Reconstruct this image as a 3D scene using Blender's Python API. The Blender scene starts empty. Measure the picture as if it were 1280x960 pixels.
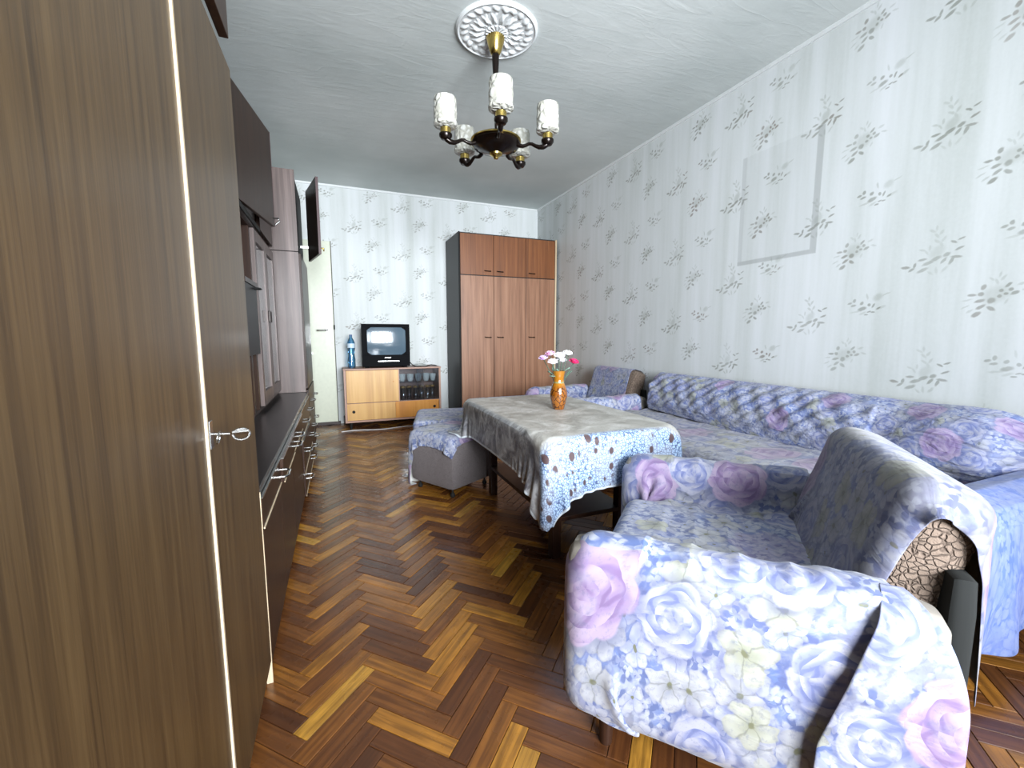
import bpy, bmesh, math, random
import numpy as np
from mathutils import Vector, Matrix, noise
random.seed(7); np.random.seed(7)
SC = bpy.context.scene; COL = SC.collection; PI = math.pi
R = math.radians

# ---------------------------------------------------------------- camera
cd = bpy.data.cameras.new('camera'); cam = bpy.data.objects.new('camera', cd); COL.objects.link(cam)
cd.sensor_fit = 'HORIZONTAL'; cd.sensor_width = 36.0; cd.lens = 532/1280*36.0; cd.clip_start = 0.02
cam.location = (0, 0, 1.0)
cam.rotation_mode = 'XYZ'; cam.rotation_euler = (R(90-6.56), 0, R(-22.22))
SC.camera = cam
# ---------------------------------------------------------------- world, window light, exposure
w = bpy.data.worlds.new('sky'); SC.world = w; w.use_nodes = True
wb = w.node_tree.nodes['Background']; wb.inputs[0].default_value = (0.72, 0.86, 1.0, 1); wb.inputs[1].default_value = 1.5
def area(name, loc, rot, sx, sy, power, col):
    l = bpy.data.lights.new(name, 'AREA'); l.shape = 'RECTANGLE'; l.size = sx; l.size_y = sy; l.energy = power; l.color = col; l.spread = R(92)
    o = bpy.data.objects.new(name, l); COL.objects.link(o); o.location = loc; o.rotation_euler = rot; return o
area('window_daylight', (0.75, -1.77, 1.45), (R(90), 0, 0), 1.9, 1.6, 112, (0.90, 0.95, 1.0))
SC.view_settings.view_transform = 'Standard'; SC.view_settings.look = 'None'
SC.view_settings.exposure = 0.8; SC.view_settings.gamma = 1.0; SC.view_settings.use_curve_mapping = False
SC.cycles.max_bounces = 10; SC.cycles.diffuse_bounces = 6; SC.cycles.caustics_reflective = False; SC.cycles.caustics_refractive = False

# ---------------------------------------------------------------- shader helpers
def lin(c):
    return tuple(((v/255)/12.92 if v/255 <= .04045 else ((v/255+.055)/1.055)**2.4) for v in c) + (1.0,)
class V:
    def __init__(s, g, k): s.g = g; s.k = k
    def __add__(a, b): return a.g.m('ADD', a, b)
    def __radd__(a, b): return a.g.m('ADD', a, b)
    def __sub__(a, b): return a.g.m('SUBTRACT', a, b)
    def __rsub__(a, b): return a.g.m('SUBTRACT', b, a)
    def __mul__(a, b): return a.g.m('MULTIPLY', a, b)
    def __rmul__(a, b): return a.g.m('MULTIPLY', a, b)
    def __truediv__(a, b): return a.g.m('DIVIDE', a, b)
class G:
    def __init__(s, name, rough=.6, **kw):
        s.mat = bpy.data.materials.new(name); s.mat.use_nodes = True; s.nt = s.mat.node_tree
        s.b = s.nt.nodes['Principled BSDF']; s.b.inputs['Roughness'].default_value = rough
        for k, v in kw.items(): s.b.inputs[k.replace('_', ' ')].default_value = v
    def put(s, inp, v):
        if isinstance(v, V): s.nt.links.new(v.k, inp)
        elif v is not None: inp.default_value = v
    def n(s, t, ins={}, out=0, **pr):
        nd = s.nt.nodes.new(t)
        for k, v in pr.items(): setattr(nd, k, v)
        for k, v in ins.items(): s.put(nd.inputs[k], v)
        return V(s, nd.outputs[out])
    def m(s, op, a, b=None, c=None):
        i = {0: a}
        if b is not None: i[1] = b
        if c is not None: i[2] = c
        return s.n('ShaderNodeMath', i, operation=op)
    def co(s, kind='Object'): return s.n('ShaderNodeTexCoord', out=kind)
    def map(s, v, loc=(0, 0, 0), rot=(0, 0, 0), sc=(1, 1, 1), typ='POINT'):
        return s.n('ShaderNodeMapping', {'Vector': v, 'Location': loc, 'Rotation': rot, 'Scale': sc}, vector_type=typ)
    def noise(s, v, sc, det=3, rough=.5, dist=0, out=0):
        return s.n('ShaderNodeTexNoise', {'Vector': v, 'Scale': sc, 'Detail': det, 'Roughness': rough, 'Distortion': dist}, out=out)
    def vor(s, v, sc, out='Distance', feature='F1', rnd=1.0, dim='3D'):
        return s.n('ShaderNodeTexVoronoi', {'Vector': v, 'Scale': sc, 'Randomness': rnd}, out=out, feature=feature, voronoi_dimensions=dim)
    def sep(s, v):
        nd = s.nt.nodes.new('ShaderNodeSeparateXYZ'); s.put(nd.inputs[0], v); return [V(s, o) for o in nd.outputs]
    def comb(s, x, y, z=0.0): return s.n('ShaderNodeCombineXYZ', {0: x, 1: y, 2: z})
    def ss(s, v, a, b, lo=0.0, hi=1.0):
        return s.n('ShaderNodeMapRange', {'Value': v, 'From Min': a, 'From Max': b, 'To Min': lo, 'To Max': hi}, interpolation_type='SMOOTHSTEP')
    def mix(s, f, a, b, mode='MIX'):
        nd = s.nt.nodes.new('ShaderNodeMix'); nd.data_type = 'RGBA'; nd.blend_type = mode
        s.put(nd.inputs['Factor'], f); s.put(nd.inputs['A'], a) if False else None
        s.put(nd.inputs[6], a); s.put(nd.inputs[7], b); return V(s, nd.outputs[2])
    def ramp(s, f, stops, interp='LINEAR'):
        nd = s.nt.nodes.new('ShaderNodeValToRGB'); r = nd.color_ramp; r.interpolation = interp
        while len(r.elements) < len(stops): r.elements.new(.5)
        for e, (p, c) in zip(r.elements, stops): e.position = p; e.color = c
        s.put(nd.inputs[0], f); return V(s, nd.outputs[0])
    def col(s, v): s.put(s.b.inputs['Base Color'], v); return s
    def bump(s, h, st=.3, d=.002):
        k = s.n('ShaderNodeBump', {'Height': h, 'Strength': st, 'Distance': d}); s.nt.links.new(k.k, s.b.inputs['Normal']); return s
    def set(s, k, v): s.put(s.b.inputs[k], v); return s
def plain(name, c, rough=.5, **kw):
    g = G(name, rough, **kw); co = g.co(); nz = g.noise(co, 35, 2)
    c = lin(c) if max(c) > 1 else tuple(c)+(1,)
    d = tuple(x*.86 for x in c[:3])+(1,)
    g.col(g.mix(nz, d, c)); return g.mat

# ---------------------------------------------------------------- materials
def wallpaper(name, axis):
    g = G(name, .75); P = g.co(); x, y, z = g.sep(P)
    u = (y*-1.0 + 20.0) if axis == 'y' else (x + 20.0)
    W = .53
    u = u + (.0 if axis == 'x' else -.0)
    uu = (u - (18.257 if axis == 'y' else 19.55))/W
    ci = g.m('FLOOR', uu); fu = (uu - ci)*W
    vv = (z + ci*(W/2) + (10*W - 1.63 + .33 if axis == 'y' else 10*W + .33 - 1.94))/W
    fv = (vv - g.m('FLOOR', vv))*W
    base = g.comb(fu, fv)
    wob = g.noise(P, 60, 2, out=1)
    wv = g.n('ShaderNodeVectorMath', {0: wob, 1: (.5, .5, .5)}, operation='SUBTRACT')
    wv = g.n('ShaderNodeVectorMath', {0: wv, 1: (.006, .006, 0)}, operation='MULTIPLY')
    base = g.n('ShaderNodeVectorMath', {0: base, 1: wv}, operation='ADD')
    rr = random.Random(5)
    dark, light = [], []
    def leaf(L, cx, cy, ln, wd, a): L.append((cx, cy, ln, wd, a))
    # motif A : leafy branch rising above a fan of long leaves
    ax, ay = .14, .31
    for dx, dy, l, wd, a in [(-.112, -.035, .020, .007, -.1), (-.088, -.048, .016, .006, .6), (-.078, -.030, .014, .006, 1.3), (-.048, -.055, .024, .008, .45),
                             (-.030, -.026, .026, .008, .35), (-.004, -.010, .022, .009, .45), (.030, .002, .015, .009, .5), (.022, -.022, .018, .006, .9), (.048, -.026, .020, .007, 1.2),
                             (.062, -.012, .022, .006, -.1), (.070, .022, .018, .005, .4), (.050, .052, .014, .005, -.5), (.074, .062, .015, .004, .4), (-.052, -.008, .018, .006, .1)]:
        leaf(dark, ax+dx, ay+dy, l, wd, a)
    for dx, dy, l, wd, a in [(.010, .045, .018, .007, 1.9), (-.006, .064, .016, .006, 2.5), (.016, .070, .016, .006, 1.1), (-.010, .090, .016, .006, 2.3), (.006, .100, .016, .006, 1.0), (-.026, .112, .016, .006, 2.6), (-.012, .122, .014, .005, 1.6),
                             (-.040, .022, .016, .005, 2.2), (-.056, .034, .014, .005, 2.8), (-.030, .040, .014, .005, 1.6), (.000, -.062, .018, .006, 1.7), (.028, -.060, .018, .006, .9), (-.020, -.070, .016, .005, 2.4), (.0, .02, .034, .022, .9)]:
        leaf(light, ax+dx, ay+dy, l, wd, a)
    # motif B : scattered buds with a pale bloom
    bx, by = .425, .365
    for dx, dy, l, wd, a in [(-.088, .026, .013, .006, .3), (-.068, .038, .011, .008, 1.3), (-.070, .014, .014, .006, .2), (-.034, .024, .011, .008, .8), (-.030, -.004, .022, .010, .3),
                             (.0, .014, .008, .008, 0), (.018, .010, .014, .005, 1.2), (.002, -.020, .010, .004, .3), (.018, -.022, .011, .004, .0), (-.010, -.034, .011, .004, .1), (.040, -.004, .012, .005, .6)]:
        leaf(dark, bx+dx, by+dy, l, wd, a)
    for dx, dy, l, wd, a in [(.034, .050, .026, .018, .5), (-.060, -.018, .028, .005, .15), (.054, .000, .022, .007, .4), (.066, .062, .024, .004, .4), (-.012, .056, .018, .005, 1.8), (-.026, -.026, .020, .006, .4)]:
        leaf(light, bx+dx, by+dy, l, wd, a)
    # motif C : round bouquet
    cx, cy = .335, .108
    for dx, dy, l, wd, a in [(-.068, .022, .016, .006, .0), (-.042, .024, .010, .009, .3), (-.036, .052, .013, .009, 1.1), (-.010, -.004, .014, .012, .7), (.016, .034, .008, .008, 0), (.030, .020, .008, .006, 0),
                             (.042, .036, .008, .008, 0), (.034, .054, .014, .006, .8), (-.044, -.004, .018, .007, .3), (-.038, -.028, .018, .007, .6), (-.008, -.036, .016, .008, -.6), (.054, .022, .015, .007, .5), (-.050, -.058, .019, .009, .6), (.012, .012, .008, .007, 0)]:
        leaf(dark, cx+dx, cy+dy, l, wd, a)
    for dx, dy, l, wd, a in [(.000, .070, .015, .005, 1.9), (.018, .084, .015, .005, 1.0), (-.014, .082, .013, .005, 2.4), (.008, .098, .013, .004, 1.4), (-.082, .002, .020, .004, .2), (-.086, -.026, .018, .004, .5), (-.070, -.044, .016, .005, .6),
                             (.070, .056, .015, .006, .3), (.084, .030, .015, .005, -.3), (.034, -.010, .014, .005, 1.2), (.0, .02, .048, .036, .4)]:
        leaf(light, cx+dx, cy+dy, l, wd, a)
    def group(L):
        cur = None
        for (px, py, l, wd, a) in L:
            q = g.map(base, (px, py, 0), (0, 0, a), (l*1.0, wd*1.05, 1), 'TEXTURE')
            d = g.n('ShaderNodeVectorMath', {0: q}, out=1, operation='LENGTH')
            cur = d if cur is None else g.m('MINIMUM', cur, d)
        return cur
    md = g.ss(group(dark), .55, 1.15, 1, 0); ml = g.ss(group(light), .4, 1.2, 1, 0)
    fade = g.noise(P, 6, 2)
    md = md*g.ss(fade, .25, .75, .42, .72); ml = ml*g.ss(fade, .25, .75, .22, .42)
    st = g.noise(g.map(P, sc=(4, 4, .22)), 1.6, 4, .6)
    basec = g.ramp(st, [(.3, lin((188, 193, 190))), (.5, lin((205, 209, 209))), (.7, lin((217, 220, 223)))])
    mott = g.noise(P, 90, 2)
    basec = g.mix(mott*.25, basec, lin((226, 230, 230)))
    c = g.mix(ml, basec, lin((146, 152, 142)))
    c = g.mix(md, c, lin((112, 114, 102)))
    tint = g.noise(P, 3.1, 1)
    c = g.mix(g.ss(tint, .55, .7)*md*.35, c, lin((150, 110, 105)))
    if axis == 'y':   # faded outline where a picture once hung, and greyer wall towards the far end
        c = g.mix(g.n('ShaderNodeAttribute', out='Fac', attribute_name='greying'), c, lin((120, 124, 121)))
    g.col(c); g.bump(g.noise(g.map(P, sc=(1, 1, .25)), 45, 3), .25, .002)
    return g.mat
WP_R = wallpaper('wallpaper_right', 'y'); WP_F = wallpaper('wallpaper_far', 'x')

def ceiling_mat():
    g = G('ceiling_plaster', .85); P = g.co()
    a = g.noise(P, 1.3, 3); c = g.ramp(a, [(.3, lin((186, 193, 191))), (.7, lin((208, 213, 211)))])
    g.col(c)
    h = g.noise(g.map(P, rot=(0, 0, .5), sc=(1.0, 3.5, 1)), 4, 5, .55, .6)
    h2 = g.m('ABSOLUTE', g.noise(g.map(P, rot=(0, 0, -.35), sc=(.6, 2.6, 1)), 3, 2, .5, 1.2) - .5)
    g.bump(h*.5 + g.ss(h2, 0, .03, 1, 0)*.05 + g.noise(P, 30, 2)*.05, .22, .02); return g.mat
M_CEIL = ceiling_mat()
M_PLASTER = plain('white_plaster', (225, 228, 228), .6)

def wood(name, dark, mid, light, sc=1.0, rough=.38, axis='z', streak=.55, coat=.0, bump=.15, spec=.5):
    g = G(name, rough); P = g.co()
    s = {'z': (14, 14, .55), 'y': (14, .55, 14), 'x': (.55, 14, 14)}[axis]
    P2 = g.map(P, sc=tuple(v*sc for v in s))
    a = g.noise(P2, 1.6, 5, .62, .35); b = g.noise(g.map(P2, sc=(5, 5, 2) if axis == 'z' else (5, 2, 5)), 2.2, 3, .6)
    f = a*(1-streak*.4) + b*(streak*.4)
    c = g.ramp(f, [(.30, lin(dark)), (.5, lin(mid)), (.70, lin(light))])
    g.col(c); g.bump(b, bump, .0006); g.set('Specular IOR Level', spec)
    if coat: g.set('Coat Weight', coat); g.set('Coat Roughness', .18)
    return g.mat
W_NEAR = wood('brown_grained_veneer', (44, 31, 17), (74, 56, 33), (94, 74, 46), 1.9, .42, streak=1.0, coat=.08)
W_DARK = wood('dark_brown_veneer', (30, 18, 13), (46, 29, 20), (58, 39, 28), 1.3, .36, spec=.22)
W_PANEL = wood('streaked_side_veneer', (58, 46, 42), (90, 76, 72), (122, 106, 102), .9, .4)
W_RED = wood('reddish_brown_veneer', (104, 70, 50), (140, 100, 76), (162, 122, 96), 1.2, .4)
W_REDTOP = wood('orange_brown_veneer', (88, 50, 24), (116, 68, 34), (140, 88, 48), 1.2, .4)
W_HONEY = wood('honey_veneer', (176, 128, 66), (200, 154, 86), (216, 174, 108), .5, .4, streak=.2, bump=.05)
W_AMBER = wood('amber_veneer', (166, 104, 30), (192, 126, 40), (206, 146, 60), .5, .4, streak=.2, bump=.05)
M_PLUM = plain('plum_edge', (70, 48, 50), .5)
W_EDGE = wood('pale_edge_banding', (170, 148, 116), (205, 186, 156), (225, 210, 184), 1, .35)
M_BLACKTOP = plain('black_worktop', (20, 17, 18), .28)
M_DGREY = plain('dark_grey_panel', (22, 21, 22), .5)
M_GAP = plain('dark_gap', (8, 7, 6), .8)
M_CHROME = plain('chrome', (200, 200, 198), .22, Metallic=1.0)
M_BRASS = plain('brass', (190, 165, 95), .25, Metallic=1.0)
M_DBRONZE = plain('dark_bronze', (28, 20, 16), .22, Metallic=.6)
M_BLACKP = plain('black_plastic', (9, 10, 14), .6, Specular_IOR_Level=.06)
M_DOOR = plain('cream_gloss_paint', (206, 210, 190), .4)
M_DFRAME = plain('white_door_frame', (222, 224, 218), .45)
M_SKIRT = plain('dark_brown_skirting', (42, 26, 20), .5)
M_WHITEC = plain('white_cable', (215, 215, 215), .5)
M_FABRIC_END = plain('grey_lining_fabric', (128, 122, 114), .9)

def upholstery(name, c0, c1, big):
    g = G(name, .9); P = g.co()
    d = g.vor(g.n('ShaderNodeVectorMath', {0: P, 1: g.n('ShaderNodeVectorMath', {0: g.noise(P, 22, 2, out=1), 1: (.03, .03, .03)}, operation='MULTIPLY')}, operation='ADD'), big, feature='DISTANCE_TO_EDGE')
    h = g.ss(d, 0, .16)
    g.col(g.mix(h, lin(c0), lin(c1))); g.bump(h + g.noise(P, 300, 1)*.3, .8, .005); return g.mat
M_BOUCLE = upholstery('brown_quilted_upholstery', (88, 74, 64), (114, 98, 86), 75)
M_GREYUP = upholstery('grey_woven_upholstery', (112, 104, 104), (134, 126, 126), 160)

def floral(name, tint=None, tf=0.0, wrinkle=.25, grad=0.0, sc=1.0):
    g = G(name, .78); U = g.n('ShaderNodeUVMap'); U = g.map(U, sc=(sc, sc, 1))
    wn = g.noise(U, 12, 4, .65, out=1)
    def warp(v, amt, n=wn):
        d = g.n('ShaderNodeVectorMath', {0: n, 1: (.5, .5, .5)}, operation='SUBTRACT')
        d = g.n('ShaderNodeVectorMath', {0: d, 1: (amt, amt, 0)}, operation='MULTIPLY')
        return g.n('ShaderNodeVectorMath', {0: v, 1: d}, operation='ADD')
    Uw = warp(U, .07); Uf = warp(U, .02, g.noise(U, 30, 2, out=1))
    Ub = warp(warp(U, .045, g.noise(U, 11, 2, out=1)), .016, g.noise(U, 45, 2, out=1))
    def local(v, scale, off, rnd=1.0):
        vv = g.map(v, loc=off)
        nd = g.nt.nodes.new('ShaderNodeTexVoronoi'); nd.voronoi_dimensions = '2D'
        g.put(nd.inputs['Vector'], vv); nd.inputs['Scale'].default_value = scale; nd.inputs['Randomness'].default_value = rnd
        p = V(g, nd.outputs['Position']); cr, cg, cb = g.sep(V(g, nd.outputs['Color']))
        d = g.n('ShaderNodeVectorMath', {0: vv, 1: p}, operation='SUBTRACT')
        x, y, _ = g.sep(d); r = g.n('ShaderNodeVectorMath', {0: g.comb(x, y)}, out=1, operation='LENGTH')
        th = g.m('ARCTAN2', y, x) + cr*6.28
        return r, th, cr, cg, cb
    # ground : mottled blue, lilac and white foliage
    n1 = g.noise(Uw, 5, 3); n2 = g.noise(Uw, 16, 3, .6, 1.5)
    c = g.ramp(n1, [(.32, lin((122, 148, 212))), (.45, lin((156, 174, 222))), (.56, lin((190, 192, 216))), (.68, lin((172, 176, 180)))])
    c = g.mix(g.ss(n2, .42, .62)*.8, c, lin((222, 228, 242)))
    # leaf strokes
    for k, (s, off) in enumerate([(26, (3, 1, 0)), (34, (7, 5, 0))]):
        r, th, cr, cg, cb = local(Uf, s, off)
        pet = g.m('ABSOLUTE', g.m('COSINE', th*1.5)); m = g.ss(r*s*1.0/(pet*.55+.12), .6, .95, 1, 0)*g.ss(cg, .35, .5)
        c = g.mix(m*.85, c, lin((112, 130, 186)) if k == 0 else lin((236, 240, 250)))
    # small five-petal blossoms
    for s, off, thr, ca, cb_, ce in [(13, (1.7, 4.1, 0), .42, (236, 238, 246), (198, 206, 236), (118, 128, 176)), (9.0, (9.2, 2.3, 0), .56, (232, 232, 232), (196, 198, 198), (128, 128, 120)), (8.5, (5.1, 8.4, 0), .74, (226, 226, 204), (192, 194, 164), (118, 118, 92))]:
        r, th, cr, cg, cb = local(Ub, s, off, .95)
        pet = g.m('ABSOLUTE', g.m('COSINE', th*2.5)); rs = r*s
        R0 = pet*.16 + .33
        on = g.ss(cg, thr, thr+.02)
        body = g.ss(rs/R0, .9, 1.0, 1, 0)*on
        rim = g.ss(rs/R0, .9, 1.0, 1, 0)*g.ss(rs/R0, .72, .97)*on
        vein = g.ss(pet, .0, .35, 1, 0)
        pc = g.mix(g.ss(rs, .05, .34), lin(cb_), lin(ca)); pc = g.mix(vein*.5, pc, lin(ce)); pc = g.mix(rim*.2, pc, lin(ce))
        pc = g.mix(g.ss(rs, .04, .08, 1, 0), pc, lin((140, 140, 96)))
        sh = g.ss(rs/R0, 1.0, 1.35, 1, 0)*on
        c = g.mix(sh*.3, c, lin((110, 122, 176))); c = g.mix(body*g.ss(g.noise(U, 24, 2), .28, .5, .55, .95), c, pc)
    # large roses with curled petals
    for s, off, thr, ca, cb_, ce in [(4.3, (2.3, 6.6, 0), .34, (226, 226, 240), (176, 184, 226), (130, 142, 200)), (3.3, (6.35, 3.2, 0), .60, (226, 202, 228), (196, 166, 208), (158, 124, 176))]:
        r, th, cr, cg, cb = local(warp(U, .035, g.noise(U, 14, 2, out=1)), s, off, .9)
        rs = r*s; on = g.ss(cg, thr, thr+.02)
        lob = g.m('ABSOLUTE', g.m('COSINE', th*3.5 + rs*9.0)); R0 = lob*.05 + .30
        body = g.ss(rs/R0, .92, 1.0, 1, 0)*on
        q = rs*26 + g.m('COSINE', th*2.5 + g.m('FLOOR', rs*13)*1.9)*1.6
        ring = g.m('SINE', q)
        pc = g.mix(g.ss(ring, -.7, .9), lin(cb_), lin(ca)); pc = g.mix(g.ss(ring, -1, -.72, 1, 0)*.75, pc, lin(ce))
        pc = g.mix(g.ss(rs, .0, .12, .6, 0), pc, lin(ce))
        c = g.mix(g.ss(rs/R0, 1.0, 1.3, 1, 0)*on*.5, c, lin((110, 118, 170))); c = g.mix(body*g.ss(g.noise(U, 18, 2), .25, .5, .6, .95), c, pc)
    fine = g.noise(U, 70, 3, .7)
    c = g.mix(g.ss(fine, .3, .5, .35, 0), c, lin((120, 126, 168)))
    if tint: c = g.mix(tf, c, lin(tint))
    c = g.mix(1.0, c, (.46, .465, .50, 1), 'MULTIPLY')
    g.col(c)
    wr = g.noise(g.map(U, rot=(0, 0, .7), sc=(1, 3.2, 1)), 6, 3, .5, .8)
    g.bump(wr + g.noise(U, 700, 1)*.01, wrinkle, .02)
    g.set('Sheen Weight', .15)
    g.put(g.b.inputs['Subsurface Weight'], 0.0)
    # slightly lighter, unprinted reverse
    bf = g.n('ShaderNodeNewGeometry', out='Backfacing')
    return g.mat
F_MAIN = floral('floral_cotton')
F_SEAT = floral('floral_cotton_seat_shade', (150, 144, 138), .35, .5)  # same cotton, greyed: the seat's dimmer light put into the colour
F_SOFA = floral('floral_cotton_crinkled', (150, 170, 230), .15, .7, sc=1.35)
F_BLUECAST = floral('floral_cotton_light_tint', (92, 138, 240), .6, .3)  # same cotton with the light's blue cast put into its colour
F_BACK = floral('floral_cotton_shade_tint', (96, 88, 96), .5, .3)  # same cotton, darkened: backrest shade mixed into the colour
M_LINING = plain('pale_reverse_cotton', (212, 212, 208), .85)

def tablecloth_mat():
    g = G('patterned_oilcloth', .5); U = g.n('ShaderNodeUVMap'); u, v, _ = g.sep(U)   # metres from the cloth centre
    ex = g.m('ABSOLUTE', u) - .29; ey = g.m('ABSOLUTE', v) - .495
    edge = g.m('MAXIMUM', ex, ey)
    b = g.ss(edge, .0, .03)
    n = g.noise(U, 7, 4, .6, 1.0)
    top = g.ramp(n, [(.3, lin((138, 135, 128))), (.5, lin((176, 173, 166))), (.68, lin((200, 198, 194)))])
    sw = g.m('ABSOLUTE', g.noise(U, 14, 2, .5, 2.0) - .5); top = g.mix(g.ss(sw, 0, .035, .5, 0), top, lin((140, 134, 128)))
    lace = g.vor(U, 95, feature='DISTANCE_TO_EDGE'); n2 = g.noise(U, 9, 2)
    brd = g.mix(g.ss(lace, .02, .14), lin((58, 74, 112)), lin((158, 182, 212)))
    brd = g.mix(g.ss(n2, .45, .58)*.35, brd, lin((150, 150, 156)))
    sp = g.vor(g.map(U, sc=(1, .75, 1)), 27, rnd=.5); patch = g.ss(g.noise(g.map(U, loc=(3, 1, 0)), 8, 1), .40, .47)
    brd = g.mix(g.ss(sp, .28, .36, 1, 0)*patch, brd, lin((72, 56, 58)))
    brd = g.mix(g.ss(g.vor(U, 60), .2, .3, 1, 0)*(1.0-patch)*.5, brd, lin((60, 70, 98)))
    # long sides: marbled grey
    side = g.ramp(g.noise(U, 11, 4, .65, 1.2), [(.34, lin((78, 74, 76))), (.5, lin((132, 130, 130))), (.66, lin((186, 186, 186)))])
    side = g.mix(g.ss(g.vor(U, 38, rnd=.7), .22, .34, 1, 0)*.5, side, lin((84, 78, 78)))
    brd = g.mix(g.ss(ex-ey, -.02, .03)*.92, brd, side)
    c = g.mix(b, top, brd)
    hem = g.m('MAXIMUM', g.m('ABSOLUTE', u)-.49, g.m('ABSOLUTE', v)-.725)
    c = g.mix(g.ss(hem, -.012, -.006), c, lin((196, 204, 210)))
    g.col(c); g.bump(g.noise(U, 10, 4, .6, .8)+lace*.1, .35, .01); g.set('Coat Weight', .06); g.set('Coat Roughness', .3); return g.mat
M_TCLOTH = tablecloth_mat()

def parquet():
    g = G('oak_parquet', .3); P = g.co()
    oi = g.n('ShaderNodeObjectInfo', out='Random'); ri = g.n('ShaderNodeNewGeometry', out='Random Per Island')
    r = g.m('FRACT', oi*7.13 + ri*5.37)
    r2 = g.m('FRACT', r*17.7 + .31)
    U = g.n('ShaderNodeUVMap'); Uo = g.n('ShaderNodeVectorMath', {0: U, 1: g.comb(r*31, r2*17)}, operation='ADD')
    gr = g.noise(g.map(Uo, sc=(3, 60, 1)), 1.3, 4, .6, .4); bl = g.noise(Uo, 9, 3)
    c = g.ramp(r, [(0, lin((84, 50, 28))), (.25, lin((108, 66, 34))), (.5, lin((134, 84, 38))), (.75, lin((162, 106, 42))), (.92, lin((188, 130, 50))), (1, lin((214, 162, 66)))])
    c = g.mix(g.ss(gr, .35, .65, .55, 0), c, lin((50, 28, 18)))
    c = g.mix(g.ss(bl, .35, .7, .30, 0)*1.0, c, lin((70, 38, 24)))
    wear = g.noise(P, 1.7, 4, .6, .5); c = g.mix(g.ss(wear, .52, .7)*.45, c, lin((74, 46, 34)))
    g.col(c); g.set('Roughness', g.ss(g.noise(P, 5, 3), .3, .7, .2, .42)); g.bump(gr*.4 + bl, .12, .002)
    g.set('Specular IOR Level', .55); return g.mat
M_PARQ = parquet()
M_SUB = plain('dark_subfloor', (24, 14, 9), .8)

def glassy(name, c, rough=.05, f0=.10, **kw):
    g = G(name, rough); nz = g.noise(g.co(), 8, 2); col = g.mix(nz, lin(c), tuple(v*.96 for v in lin(c)[:3])+(1,))
    tr = g.n('ShaderNodeBsdfTransparent', {'Color': col}); gl = g.n('ShaderNodeBsdfGlossy', {'Color': (1, 1, 1, 1), 'Roughness': rough})
    lw = g.n('ShaderNodeLayerWeight', {'Blend': .35}, out='Fresnel')
    mx = g.nt.nodes.new('ShaderNodeMixShader'); g.put(mx.inputs[0], g.m('MINIMUM', lw*.8 + f0, 1.0)); g.put(mx.inputs[1], tr); g.put(mx.inputs[2], gl)
    g.nt.links.new(mx.outputs[0], g.nt.nodes['Material Output'].inputs[0]); return g.mat
M_PANE = glassy('cabinet_glass', (236, 240, 244), .10, .10)
M_GLASS = glassy('drinking_glass', (232, 238, 244), .05, .12)
M_PET = glassy('blue_bottle_plastic', (176, 222, 246), .08, .10)
M_CHINA = plain('white_china', (226, 232, 226), .2)

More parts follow.
